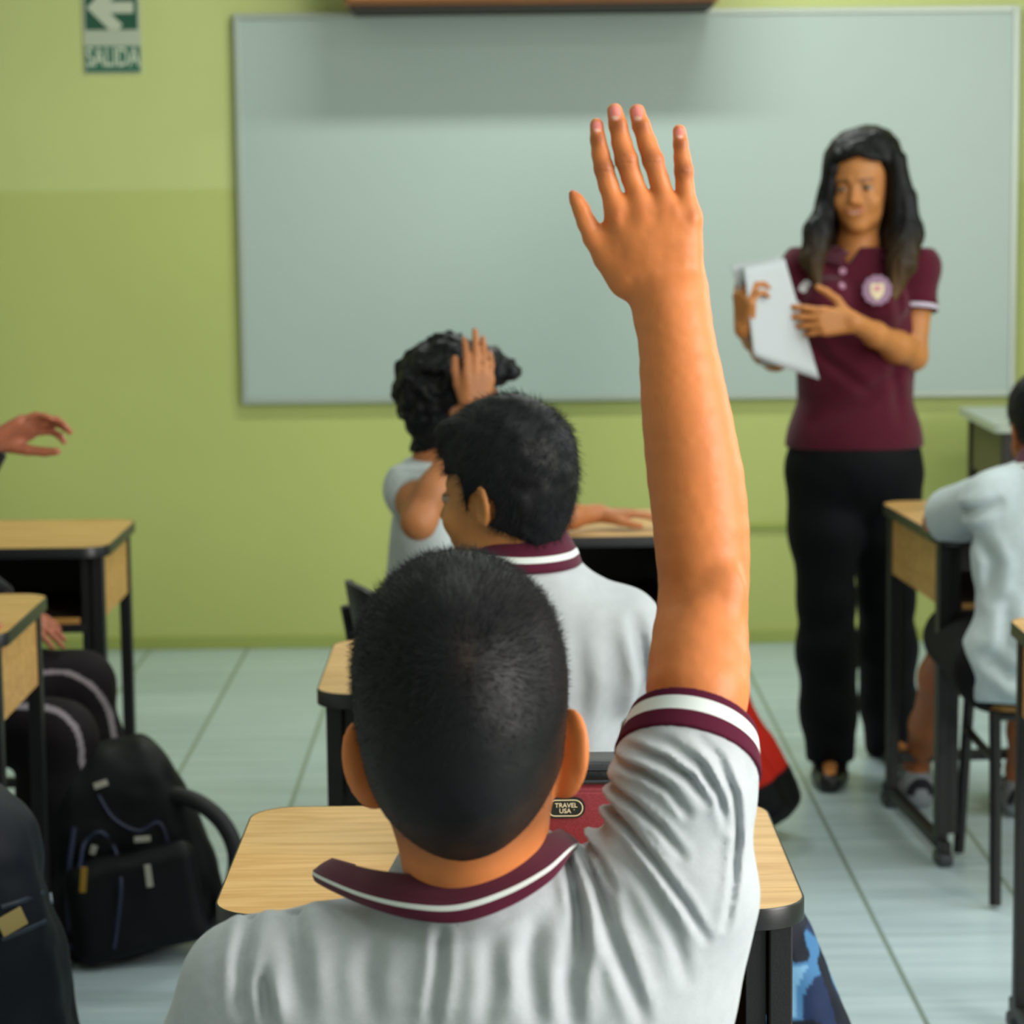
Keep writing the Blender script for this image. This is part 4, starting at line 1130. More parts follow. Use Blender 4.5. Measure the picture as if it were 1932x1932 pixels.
# ================================================================== the other people
def limbs_default(J): return J
def simple_shirt(person, col, o=0.010, sleeve=0.55, sr=(0.055, 0.046), hem=-0.06, band=None, vox=0.005, folds=None, name='polo_shirt', collar=True, lo=None, hi=None, extra=None, wl=1.0, cut=None):
    def fn(p, oo=0.0):
        J = person.J; d = person.torso(p, o + oo, wl=wl, sr=sr)
        for sd in 'LR':
            a, b = J['sh' + sd], J['el' + sd]; tip = a + (b - a) * sleeve; ax = norm(b - a)
            e = cone(p, a, tip + ax * 0.02, 0.050 * person.g + oo, 0.054 * person.g + oo)
            e = smax(e, plane(p, tip, ax), 0.003); d = smin(d, e, 0.02)
        if extra is not None: d = smin(d, extra(p), 0.02)
        d = d + 0.0022 * vnoise(p, 18) * 1.0
        if folds is not None: d = d + folds(p)
        d = smax(d, plane(p, J['neck'] + person.up * 0.014, person.up), 0.003)
        # hem
        hz = person.J['pelvis'] + person.up * hem
        d = smax(d, -plane(p, hz, person.up), 0.006)
        if cut is not None: d = cut(p, d)
        return d
    bl, bh = person.bounds(0.12); bl = bl.copy(); bl[2] = min(person.J['pelvis'][2] + hem - 0.08, bl[2] + 3)
    J = person.J; pts = [J['pelvis'], J['neck'], J['shL'], J['shR']] + [J['sh' + k] + (J['el' + k] - J['sh' + k]) * sleeve for k in 'LR']
    pts = np.array(pts); l_ = pts.min(0) - 0.17; h_ = pts.max(0) + 0.17
    c = (lambda p: linc(col) * (1 + 0.05 * vnoise(p, 120)[:, None]))
    so = sdf_obj(name, [(fn, l_, h_, vox)], M_['cloth'], person.root, c)
    if band:
        for sd in 'LR':
            a, b = J['sh' + sd], J['el' + sd]; tip = a + (b - a) * sleeve; ax = norm(b - a); g = person.g
            def cf(p, a=a, tip=tip, ax=ax):
                e = cone(p, a, tip + ax * 0.02, 0.050 * g + 0.0028, 0.054 * g + 0.0028); t = plane(p, tip, ax)
                return smax(smax(e, t - 0.002, 0.001), -(t + 0.024), 0.001)
            sdf_obj('sleeve_cuff', [(cf, tip - 0.09, tip + 0.09, 0.0025)], mat_bands('cuff_bands', tip, ax, band), person.root)
    return so, fn
def neck_collar(person, r0=0.058, r1=0.088, z0=0.035, z1=-0.03, gap=50, stripe=(0.62, 0.76), colour=True, name='collar', tilt=0.0):
    J = person.J; g = person.g; c = J['neck']; n = 14; T, B = [], []
    for k in range(n + 1):
        a = R_(90 + gap / 2 + (360 - gap) * k / n)         # starts and ends at the throat
        d = person.x * math.cos(a) + person.f * math.sin(a)
        fr = max(0, math.sin(a))
        T.append(c + d * r0 * g + person.up * (z0 - 0.028 * fr) * g - person.f * 0.004)
        B.append(c + d * r1 * g + person.up * (z1 - 0.030 * fr) * g - person.f * 0.004)
    return collar_mesh(T, B, name, person.root, n=5, rows=10, bulge=0.006, stripe=stripe, cen=c)
CB = [(-0.04, MAROON), (-0.016, STRIPE), (-0.006, MAROON), (0.02, MAROON)]

# ---- boy 2: back to us, head turned left
B2 = 3.32
h2 = Head(P(948, 938, B2), rot(58, -4, 0), 0.885, ears=0.48, earflare=30)
J2 = dict(pelvis=(0.015, 3.36, 0.50), neck=P(985, 1040, B2 + 0.01), shL=(-0.115, 3.36, 0.845), shR=(0.150, 3.33, 0.840),
          elL=(-0.145, 3.52, 0.66), wrL=(-0.10, 3.68, 0.72), elR=(0.195, 3.46, 0.64), wrR=(0.12, 3.66, 0.70),
          hipL=(-0.06, 3.38, 0.49), hipR=(0.09, 3.38, 0.49), knL=(-0.07, 3.74, 0.475), knR=(0.11, 3.74, 0.475),
          anL=(-0.07, 3.72, 0.10), anR=(0.11, 3.70, 0.10), toL=(-0.08, 3.86, 0.03), toR=(0.12, 3.84, 0.03))
J2['wrL'] = (-0.06, 3.70, 0.735); J2['wrR'] = (0.12, 3.70, 0.735)
p2 = Person('person', 'seated boy in grey polo with straight black hair, his head turned left', J2, 0.90, None, h2, skin='b0743f', girth=1.0)
p2.hands = [hand_fn(p2.J['wrL'], frameL((0.4, 0.85, 0), (0, 0, 1)), 0.82, curl=(8,) * 4), hand_fn(p2.J['wrR'], frame((-0.4, 0.85, 0), (0, 0, 1)), 0.82, curl=(8,) * 4)]
lo, hi = p2.bounds(); hc2 = np.array(h2.c)
sdf_obj('body', [(p2.body, lo, hi, 0.006), (p2.headneck, hc2 - 0.2, hc2 + 0.17, 0.0028)], M_['skin'], p2.root, p2.skincol)
f2 = folds_fn([([(1200, 1180), (1215, 1240), (1225, 1300), (1215, 1400)], 0.010, 0.008), ([(1150, 1200), (1160, 1290), (1150, 1400)], 0.005, 0.012), ([(1090, 1200), (1100, 1300), (1090, 1420)], 0.004, 0.012)], B2 - 0.08)
simple_shirt(p2, GREYP, sr=(0.056, 0.050), band=CB, folds=lambda p: f2(p, p[:, 1] < B2 + 0.02), extra=lambda p: cone(p, (-0.06, 3.335, 0.80), (0.105, 3.335, 0.80), 0.085, 0.085), wl=1.05)
neck_collar(p2, 0.056, 0.086, 0.045, -0.015, stripe=(0.62, 0.76))
dress_legs(p2)
def reg2(q, reg):
    ax = np.abs(q[:, 0]); zf = 0.055
    r = np.maximum(-0.072 + 0.9 * np.maximum(0, ax - 0.03) - q[:, 2], -1)
    r = np.maximum(r, q[:, 1] - 0.058 - np.clip(q[:, 2] - 0.062, 0, 1) * 3)
    sb = np.where((q[:, 2] < 0.042), q[:, 1] - 0.022 + np.clip(-0.012 - q[:, 2], 0, 1) * 1.6, -1)
    r = np.maximum(r, sb)
    ear = 0.026 - np.sqrt((q[:, 1] + 0.006) ** 2 + (q[:, 2] + 0.010) ** 2)
    return np.maximum(r, np.where(ax > 0.05, ear, -1))
def plain_hair(person, top, side, nape, region=None, vox=0.003, noise=0.001, ns=90, col='08090e', extra=None, n=9000, L=0.012, rad=0.00025, name='hair'):
    h = person.head
    base = hair_cap(h, person.neckf, top, side, nape, region, noise, ns)
    if region is not None:
        def base(p):
            q = h.loc(p); d = smin(h.face(q) * h.sc, person.neckf(p), 0.022)
            t = np.clip((q[:, 2] - 0.02) / 0.08, 0, 1); off = side + (top - side) * t
            return smax(d - off + noise * vnoise(p, ns), region(q, None) * h.sc, 0.004)
    fn = base if extra is None else (lambda p: smin(base(p), extra(p), 0.012))
    c = np.array(h.c)
    o = sdf_obj(name, [(fn, c - 0.17, c + 0.2, vox)], M_['hair'], person.root, lambda p: np.tile(linc(col), (len(p), 1)))
    if n:
        o3 = np.array(person.root.location); S_, N_ = sample_mesh(o.data, n, o3, seed=5)
        cr = h.world((0.01, -0.06, 0.11)); dr = S_ - cr; dr /= np.maximum(np.linalg.norm(dr, axis=1), 1e-4)[:, None]
        tg = dr - N_ * (dr * N_).sum(1)[:, None]
        strands('hair_strands', S_ - N_ * 0.002, tg * 0.9 + N_ * 0.28, L, M_['strand'], person.root, rad=rad, jit=0.25)
    return o
quiff = lambda p: cone(p, h2.world((-0.045, 0.055, 0.098)), h2.world((0.045, 0.060, 0.096)), 0.022, 0.020)
plain_hair(p2, 0.020, 0.007, -0.07, region=lambda q, r: reg2(q, r), extra=quiff, noise=0.0022, ns=60, L=0.014)
put_chair('black backed chair of the boy looking left', 0.015, 3.245)

# ---- boy 3: curly hair, in profile to the right, head propped on his right hand
h3 = Head(P(864, 768, 4.85), rot(-84, 6, 0), 0.90, ears=0.46, earflare=25)
J3 = dict(pelvis=(-0.135, 4.88, 0.49), neck=P(832, 878, 4.86), shR=P(785, 922, 4.74), shL=(-0.13, 5.00, 0.83),
          elR=P(790, 985, 4.60), wrR=P(897, 778, 4.70), elL=(0.02, 5.16, 0.735), wrL=P(1130, 986, 5.30),
          hipL=(-0.10, 4.95, 0.48), hipR=(-0.10, 4.80, 0.48), knL=(0.20, 4.98, 0.47), knR=(0.20, 4.80, 0.47), anL=(0.22, 4.98, 0.10), anR=(0.20, 4.80, 0.10), toL=(0.36, 4.98, 0.03), toR=(0.34, 4.80, 0.03))
J3['wrL'][2] = 0.735
p3 = Person('person', 'seated boy with curly black hair propping his head on one hand', J3, 0.90, None, h3, skin='a86a40', girth=0.98)
p3.hands = [hand_fn(p3.J['wrR'], frame((0.10, 0.05, 1), (0.25, -1, 0)), 0.86, curl=(16, 12, 16, 20), thumb=(26, 10), spread=0.4), hand_fn(p3.J['wrL'], frameL((1, 0.02, 0), (0, 0, 1)), 0.80, curl=(8,) * 4)]
lo, hi = p3.bounds(); hc3 = np.array(h3.c)
sdf_obj('body', [(p3.body, lo, hi, 0.006), (lambda p: smin(p3.headneck(p), 9.0, 0.01), hc3 - 0.2, hc3 + 0.17, 0.0035),
        (lambda p: smin(p3.arm(p, 'R'), p3.hands[0][0](p), 0.01), p3.J['elR'] - 0.1, p3.J['wrR'] + 0.2, 0.003)], M_['skin'], p3.root, p3.skincol)
simple_shirt(p3, 'b6c0c2', sr=(0.054, 0.048), sleeve=0.35, vox=0.005, wl=1.1, extra=lambda p: cone(p, p3.J['shR'], p3.J['shL'], 0.062, 0.062))
dress_legs(p3)
def curls(p):
    q = p * 1.0; return 0.010 * vnoise(q, 48) + 0.005 * vnoise(q, 110)
def reg3(q, r):
    ax = np.abs(q[:, 0])
    r = np.maximum(-0.085 + 0.8 * np.maximum(0, ax - 0.03) - q[:, 2], -1)
    r = np.maximum(r, q[:, 1] - 0.062 - np.clip(q[:, 2] - 0.055, 0, 1) * 3)
    r = np.maximum(r, np.where(q[:, 2] < 0.035, q[:, 1] - 0.020, -1))
    return np.maximum(r, np.where(ax > 0.05, 0.022 - np.sqrt((q[:, 1] + 0.002) ** 2 + (q[:, 2] + 0.008) ** 2), -1))
def curlcap(p):
    q = h3.loc(p); d = smin(h3.face(q) * h3.sc, p3.neckf(p), 0.022); t = np.clip((q[:, 2] + 0.02) / 0.08, 0, 1)
    d = d - (0.010 + 0.013 * t); d = smin(d, ell(p, P(948, 700, 4.85), (0.034, 0.042, 0.030)), 0.012); d = smin(d, ell(p, P(925, 672, 4.85), (0.028, 0.05, 0.020)), 0.012)
    return smax(d - curls(p), np.where((q[:, 1] > 0.04) & (q[:, 2] > 0.035), -1, reg3(q, None)) * h3.sc, 0.005)
sdf_obj('hair', [(curlcap, hc3 - 0.18, hc3 + 0.2, 0.0035)], M_['hair'], p3.root, lambda p: np.tile(linc('07080c'), (len(p), 1)))
put_chair('black backed chair of the curly haired boy', -0.055, 4.80, R_(-72)).scale = (1, 1, 0.93)

# ---- boy at the right edge of the frame
h4 = Head(P(1972, 818, 5.12), rot(8, -6, 0), 0.90, ears=0.46, earflare=30)
J4 = dict(pelvis=(1.045, 4.97, 0.465), neck=P(1975, 890, 5.06), shL=P(1868, 938, 5.04), shR=P(2088, 940, 5.04),
          elL=P(1772, 985, 5.26), wrL=(0.985, 5.50, 0.738), elR=(1.36, 5.28, 0.735), wrR=(1.20, 5.50, 0.738),
          hipL=(0.97, 4.98, 0.455), hipR=(1.12, 4.98, 0.455), knL=(0.955, 5.36, 0.455), knR=(1.14, 5.36, 0.455), anL=(0.935, 5.72, 0.10), anR=(1.15, 5.62, 0.10), toL=(0.925, 5.87, 0.03), toR=(1.155, 5.77, 0.03))
p4 = Person('person', 'seated boy in light grey polo at the right edge, his back to us', J4, 0.90, None, h4, skin='a4623a', girth=1.02)
p4.hands = [hand_fn(p4.J['wrL'], frameL((0.4, 0.9, 0), (0, 0, 1)), 0.80, curl=(8,) * 4), hand_fn(p4.J['wrR'], frame((-0.4, 0.9, 0), (0, 0, 1)), 0.80, curl=(8,) * 4)]
lo, hi = p4.bounds(); hc4 = np.array(h4.c)
sdf_obj('body', [(p4.body, lo, hi, 0.006), (p4.headneck, hc4 - 0.2, hc4 + 0.17, 0.004)], M_['skin'], p4.root, p4.skincol)
f4 = folds_fn([([(1790, 985), (1830, 970), (1880, 950)], 0.010, 0.010), ([(1850, 1010), (1870, 1060), (1860, 1120)], 0.008, 0.012), ([(1840, 1220), (1880, 1250), (1940, 1255)], 0.007, 0.012), ([(1850, 1290), (1890, 1310), (1940, 1305)], 0.008, 0.010), ([(1890, 1130), (1880, 1200), (1850, 1240)], 0.008, 0.012)], 4.98)
simple_shirt(p4, 'b4c0c4', sr=(0.056, 0.050), sleeve=0.80, hem=-0.085, band=CB, wl=0.95, folds=lambda p: f4(p, p[:, 1] < 5.06), extra=lambda p: smin(cone(p, p4.J['shL'] + A((.03, 0, 0)), p4.J['elL'], 0.058, 0.062), cone(p, (1.045, 4.95, 0.50), (1.045, 4.95, 0.43), 0.11, 0.13), 0.02),
    cut=lambda p, d: np.where(np.linalg.norm(p - A(p4.J['elL']), axis=1) < 0.13, smax(d, plane(p, p4.J['shL'] + (p4.J['elL'] - p4.J['shL']) * 0.80, p4.J['elL'] - p4.J['shL']), 0.004), d))
neck_collar(p4, 0.056, 0.086, 0.045, -0.015)
def shorts(p):
    d = smin(cone(p, p4.J['hipL'], p4.J['knL'] + A((0, 0.02, 0)), 0.088, 0.070), cone(p, p4.J['hipR'], p4.J['knR'] + A((0, 0.02, 0)), 0.088, 0.070), 0.02)
    return smax(d, plane(p, (1, 5.36, 0), (0, 1, 0)), 0.004)
sdf_obj('shorts', [(shorts, np.array([0.82, 4.85, 0.33]), np.array([1.28, 5.45, 0.58]), 0.005)], M_['trouser'], p4.root, lambda p: np.tile(linc('07080b'), (len(p), 1)))
for sd in 'LR':
    fn, l_, h_ = shoe_fn(p4, sd); o = sdf_obj('shoe', [(fn, l_, h_, 0.004)], M_['cloth'], p4.root, lambda p: blend(np.tile(linc('8e9499'), (len(p), 1)), '23262c', (np.sin(p[:, 1] * 130) > 0.55) * (p[:, 2] > 0.03) * 1.0))
plain_hair(p4, 0.014, 0.006, -0.062, vox=0.0045, n=3000)
ch = put_chair('black backed chair of the boy at the right edge', 1.125, 5.08)
ch.scale = (1, 1, 0.93)
for c_ in [x for x in C.objects if x.parent == ch and x.name.startswith(('backrest', 'back_post'))]: bpy.data.objects.remove(c_)

# ---- person in dark tracksuit at the left edge, sitting sideways
h5 = Head((-1.235, 4.74, 1.06), rot(-80, 0, 0), 0.93)
J5 = dict(pelvis=(-1.24, 4.76, 0.50), neck=(-1.24, 4.75, 0.92), shR=(-1.24, 4.60, 0.865), shL=(-1.24, 4.90, 0.865),
          elR=(-1.10, 4.62, 0.70), wrR=P(-14, 832, 4.66), elL=(-1.12, 4.96, 0.70), wrL=P(8, 1140, 4.90),
          hipL=(-1.20, 4.84, 0.48), hipR=(-1.20, 4.67, 0.48), knL=P(150, 1293, 4.90), knR=P(112, 1392, 4.62), anL=(-0.82, 4.90, 0.10), anR=(-0.86, 4.62, 0.10), toL=(-0.68, 4.90, 0.03), toR=(-0.72, 4.62, 0.03))
p5 = Person('person', 'person in black tracksuit at the left edge gesturing with one raised hand', J5, 0.95, None, h5, skin='a8644a', girth=1.0)
p5.hands = [hand_fn(p5.J['wrR'], frame((1, 0.1, 0.42), (-0.35, 0.62, 0.62)), 0.88, curl=(30, 28, 26, 24), thumb=(8, 0), base=(-6, -10, -12, -14), spread=0.3, tz=3.2), hand_fn(p5.J['wrL'], frameL((0.9, -0.2, -0.42), (0.3, -0.4, 0.8)), 0.80, curl=(10,) * 4)]
lo, hi = p5.bounds()
sdf_obj('body', [(p5.body, lo, hi, 0.007), (lambda p: smin(p5.arm(p, 'R'), p5.hands[0][0](p), 0.01), p5.J['wrR'] - 0.12, p5.J['wrR'] + 0.2, 0.003), (lambda p: smin(p5.arm(p, 'L'), p5.hands[1][0](p), 0.01), p5.J['wrL'] - 0.12, p5.J['wrL'] + 0.2, 0.003)], M_['skin'], p5.root, p5.skincol)
simple_shirt(p5, '101015', sleeve=0.9, name='track_jacket', vox=0.006)
for sd in 'LR':
    def slv(p, sd=sd):
        e, w_ = p5.J['el' + sd], p5.J['wr' + sd]; e0 = e - (p5.J['el' + sd] - p5.J['sh' + sd]) * 0.2; w2 = e + (w_ - e) * 0.97
        k = smin(cone(p, e0, e, 0.052, 0.048), cone(p, e, w2, 0.048, 0.036), 0.02); return smax(k, plane(p, w2, w_ - e), 0.003)
    sdf_obj('sleeve', [(slv, np.array([-1.32, 4.5, 0.58]), np.array([-0.8, 5.1, 1.0]), 0.005)], M_['cloth'], p5.root, lambda p: np.tile(linc('0b0b0f'), (len(p), 1)))
pipes = [[(0, 1341), (70, 1341), (112, 1352), (140, 1378), (150, 1410), (151, 1440), (156, 1480), (160, 1600)], [(60, 1289), (110, 1292), (155, 1318), (180, 1362), (192, 1410), (200, 1445), (204, 1500), (206, 1600)]]
p2d = [[(P(x, y, 4.55 if k == 0 else 4.72).x, P(x, y, 4.55 if k == 0 else 4.72).z) for x, y in catmull([np.array(v, float) for v in pl], 5)] for k, pl in enumerate(pipes)]
def pcol(p):
    c = linc('150f14') * (1 + 0.1 * vnoise(p, 30)[:, None])
    for k, pl in enumerate(p2d):
        d, t = polydist(p[:, [0, 2]], pl); c = blend(c, '8a8088', (d < 0.0045) * (p[:, 1] < 4.62 if k == 0 else (p[:, 1] > 4.70) & (p[:, 1] < 4.92)) * 1.0)
    return c
dress_legs(p5, o=0.014, flare=0.012, vox=0.0038, name='track_trousers', colf=pcol)
plain_hair(p5, 0.014, 0.006, -0.062, vox=0.006, n=0)
put_chair('black backed chair turned sideways under the tracksuited person', -1.19, 4.76, R_(-88))

# ---- pupil at the near left desk, only the fingers come into the frame
h6 = Head((-1.12, 3.68, 1.07), rot(0, -5, 0), 0.90)
J6 = dict(pelvis=(-1.12, 3.66, 0.50), neck=(-1.12, 3.69, 0.92), shR=(-0.965, 3.70, 0.865), shL=(-1.275, 3.70, 0.865),
          elR=(-0.99, 3.90, 0.738), wrR=P(-130, 1196, 4.12), elL=(-1.33, 3.90, 0.74), wrL=(-1.22, 4.12, 0.735),
          hipL=(-1.20, 3.68, 0.49), hipR=(-1.04, 3.68, 0.49), knL=(-1.20, 4.05, 0.475), knR=(-1.04, 4.05, 0.475), anL=(-1.20, 4.03, 0.10), anR=(-1.04, 4.03, 0.10), toL=(-1.20, 4.17, 0.03), toR=(-1.04, 4.17, 0.03))
J6['wrR'][2] = 0.738
p6 = Person('person', 'person at the left edge whose fingertips rest on the near desk corner', J6, 0.90, None, h6, skin='b0704c', girth=0.98)
p6.hands = [hand_fn(p6.J['wrR'], frame((0.75, 0.5, -0.10), (0.1, 0.2, 1)), 0.80, curl=(18,) * 4), hand_fn(p6.J['wrL'], frameL((0.4, 0.9, 0), (0, 0, 1)), 0.80, curl=(8,) * 4)]
lo, hi = p6.bounds()
sdf_obj('body', [(p6.body, lo, hi, 0.008), (lambda p: smin(p6.arm(p, 'R'), p6.hands[0][0](p), 0.01), p6.J['wrR'] - 0.12, p6.J['wrR'] + 0.2, 0.0032)], M_['skin'], p6.root, p6.skincol)
simple_shirt(p6, GREYP, vox=0.008); dress_legs(p6, vox=0.009)
plain_hair(p6, 0.014, 0.006, -0.062, vox=0.007, n=0)
put_chair('black backed chair at the near left desk', -1.12, 3.62)

# ================================================================== the teacher
TY = 6.02
h7 = Head(P(1622, 355, TY), rot(163, -3, 3), 0.93, smile=1.0, ears=0.42)
J7 = dict(pelvis=P(1612, 860, TY), neck=P(1618, 478, TY + 0.02), shR=P(1519, 500, TY), shL=P(1729, 500, TY + 0.02),
          elR=P(1462, 672, TY - 0.06), wrR=P(1404, 622, TY - 0.27), elL=P(1722, 672, TY - 0.02), wrL=P(1612, 608, TY - 0.24),
          hipR=P(1556, 900, TY), hipL=P(1667, 900, TY + 0.02), knR=P(1558, 1130, TY - 0.02), knL=P(1672, 1130, TY + 0.06), anR=P(1566, 1424, TY - 0.02), anL=P(1676, 1404, TY + 0.20))
J7['toR'] = J7['anR'] + Vector((-0.02, -0.155, -(J7['anR'].z - 0.028))); J7['toL'] = J7['anL'] + Vector((0.03, -0.15, -(J7['anL'].z - 0.028)))
p7 = Person('person', 'standing woman in maroon polo with long dark hair holding papers', J7, 1.0, None, h7, skin='b4743f', girth=0.98)
p7.hands = [hand_fn(p7.J['wrR'], frame((-0.05, -0.25, 1), (-0.75, -0.55, 0.1)), 0.92, curl=(40, 42, 44, 46), thumb=(28, 10), base=(6, 6, 6, 6)),
            hand_fn(p7.J['wrL'], frameL((-1, -0.12, 0.05), (0.05, -1, 0.1)), 0.92, curl=(12, 18, 24, 30), thumb=(58, 20))]
lo, hi = p7.bounds(); hc7 = np.array(h7.c)
def armsT(p):
    d = smin(p7.arm(p, 'R'), p7.hands[0][0](p), 0.012); return np.minimum(d, smin(p7.arm(p, 'L'), p7.hands[1][0](p), 0.012))
sdf_obj('body', [(p7.body, lo, hi, 0.007), (p7.headneck, hc7 - (0.13, 0.15, 0.22), hc7 + (0.13, 0.14, 0.17), 0.0026), (armsT, np.minimum(p7.J['elR'], p7.J['wrR']) - (0.1, 0.16, 0.06), p7.J['elL'] + (0.08, 0.08, 0.26), 0.0032)], M_['skin'], p7.root, p7.skincol)
def bust(p):
    d = None
    for x in (1563, 1662):
        e = ell(p, P(x, 572, TY - 0.070), (0.062, 0.045, 0.060)); d = e if d is None else smin(d, e, 0.02)
    b_ = np.array(P(1612, 835, TY)); return smin(d, ell(p, b_, (0.164, 0.122, 0.15)), 0.05)
f7 = folds_fn([([(1500, 600), (1560, 680), (1640, 740)], 0.006, 0.012), ([(1700, 700), (1620, 760), (1540, 800)], 0.007, 0.014), ([(1720, 640), (1690, 700), (1700, 800)], 0.005, 0.012), ([(1705, 480), (1690, 540), (1700, 600)], 0.007, 0.010)], TY - 0.1)
hemz = P(1612, 842, TY).z
MAR2 = '4b0f22'
def tcut(p, d):
    vb = P(1606, 500, TY - 0.08); e = np.maximum((vb.z + 1.45 * np.abs(p[:, 0] - vb.x) - p[:, 2]) * 0.56, p[:, 1] - (TY - 0.02)); d = smax(d, -e, 0.003)
    return smax(d, -(p[:, 2] - hemz - 0.05 * (p[:, 0] - 0.83) * 0 ), 0.004)
tshirt, tfn = simple_shirt(p7, MAR2, o=0.012, sleeve=0.50, sr=(0.050, 0.046), hem=-0.2, vox=0.0045, folds=lambda p: f7(p, p[:, 1] < TY), extra=bust, band=[(-0.04, MAR2), (-0.013, 'b9b2c0'), (-0.003, MAR2), (0.02, MAR2)], cut=tcut, wl=1.06)
cl = neck_collar(p7, 0.060, 0.112, 0.026, -0.004, gap=62, stripe=(0.99, 0.995))
for v_ in cl.data.color_attributes['Col'].data: v_.color = (*linc(MAR2), 1)
# open neck: skin showing in the placket
def vneck(p):
    c = P(1612, 462, TY - 0.11); return ell(p, c, (0.022, 0.03, 0.028))
tr = dress_legs(p7, col='020307', o=0.013, flare=0.014, vox=0.006, shoes=False)
for sd in 'LR':
    fn, l_, h_ = shoe_fn(p7, sd, 0.006)
    def flat(p, fn=fn): return smax(fn(p), p[:, 2] - 0.052, 0.003)
    sdf_obj('shoe', [(flat, l_, h_, 0.004)], M_['leather'], p7.root)
def ray_on(o, px, py):
    """surface point and normal where a line from the camera position meets a mesh object"""
    from mathutils.bvhtree import BVHTree
    bm = bmesh.new(); bm.from_mesh(o.data); t = BVHTree.FromBMesh(bm); off = o.parent.location
    h, n_, _, _ = t.ray_cast(CAM - off, ray(px, py)); bm.free(); return h, n_, t, off
def disc_on(o, px, py, r, name, m, parent, th=0.003, seg=24, poly=None):
    h, n_, t, off = ray_on(o, px, py); up = Vector((0, 0, 1)); x = up.cross(n_).normalized(); y = n_.cross(x)
    pts = poly or [(math.cos(k / seg * math.tau), math.sin(k / seg * math.tau)) for k in range(seg)]
    b = MB(); M = Matrix((x, y, n_)).transposed().to_4x4(); M.translation = h + n_ * 0.0015
    b.prism([(a * r, c * r) for a, c in pts], -th, th, M); return b.build(name, m, parent)
pale = mat('badge_white', 'd9d6de', 0.5)
for (x, y) in ((1590, 512), (1588, 540)): disc_on(tshirt, x, y, 0.0085, 'button', mat('button_mauve', 'a87890', 0.35), p7.root, 0.0015)
disc_on(tshirt, 1519, 541, 0.016, 'round_sticker', pale, p7.root, 0.0015)
star = [(math.cos(k / 24 * math.tau) * (1 if k % 2 else 0.92), math.sin(k / 24 * math.tau) * (1.12 if k % 2 else 1.02)) for k in range(24)]
cr = disc_on(tshirt, 1655, 548, 0.035, 'embroidered_crest', mat('crest_mauve', '8f6f88', 0.7), p7.root, 0.0015, poly=star)
shield = [(-0.6, 0.6), (-0.3, 0.75), (0, 0.62), (0.3, 0.75), (0.6, 0.6), (0.58, -0.1), (0.35, -0.55), (0, -0.85), (-0.35, -0.55), (-0.58, -0.1)]
disc_on(tshirt, 1655, 550, 0.027, 'crest_shield', mat('crest_cream', 'd8c8a8', 0.7), p7.root, 0.0030, poly=shield)
disc_on(tshirt, 1655, 545, 0.009, 'crest_flame', mat('crest_pink', 'c98a90', 0.7), p7.root, 0.0040)
# hair
def thair(p):
    q = h7.loc(p); d = smin(h7.face(q) * h7.sc, p7.neckf(p), 0.02); ax = np.abs(q[:, 0])
    d = d - (0.014 + 0.006 * np.clip(q[:, 2] / 0.1, 0, 1))
    part = np.abs(q[:, 0] + 0.012)
    r = q[:, 1] - 0.040 - np.clip(q[:, 2] - 0.060 - 0.35 * np.maximum(0, 0.03 - part), 0, 1) * 2.6
    r = np.maximum(r, np.where(q[:, 2] < 0.065, (q[:, 1] - 0.004 - 0.5 * np.clip(q[:, 2], 0, 1)), -1))
    d = smax(d, r * h7.sc, 0.006)
    L = chain(p, [P(1592, 280, TY - 0.02), P(1569, 320, TY - 0.035), P(1562, 385, TY - 0.03), P(1543, 435, TY - 0.05), P(1533, 490, TY - 0.085), P(1545, 540, TY - 0.110)], [0.020, 0.014, 0.021, 0.034, 0.028, 0.008], 0.01)
    L = smin(L, chain(p, [P(1575, 330, TY + 0.04), P(1550, 440, TY + 0.03), P(1535, 520, TY - 0.05)], [0.03, 0.035, 0.02]), 0.02)
    Rr = chain(p, [P(1655, 262, TY - 0.03), P(1690, 305, TY - 0.035), P(1702, 380, TY - 0.03), P(1706, 440, TY - 0.03), P(1700, 500, TY - 0.075), P(1686, 560, TY - 0.105)], [0.022, 0.026, 0.034, 0.046, 0.034, 0.010], 0.01)
    Bk = chain(p, [P(1640, 300, TY + 0.08), P(1645, 420, TY + 0.10), P(1640, 560, TY + 0.13)], [0.08, 0.09, 0.06])
    d = smin(d, smin(L, Rr, 0.01), 0.012); d = smin(d, Bk, 0.03)
    st = p * A((1, 1, 0.12)); return d + 0.0030 * vnoise(st, 110) + 0.0015 * vnoise(st, 260)
def thcol(p):
    z0, z1 = P(1600, 570, TY).z, P(1600, 425, TY).z
    t = np.clip((z1 - p[:, 2]) / (z1 - z0), 0, 1) ** 1.3
    return blend(np.tile(linc('050505'), (len(p), 1)), '6b5030', t * 0.95 * (0.7 + 0.3 * vnoise(p * A((1, 1, .1)), 90)))
sdf_obj('hair', [(thair, hc7 - (0.2, 0.26, 0.42), hc7 + (0.2, 0.28, 0.2), 0.0034)], M_['hair'], p7.root, thcol)

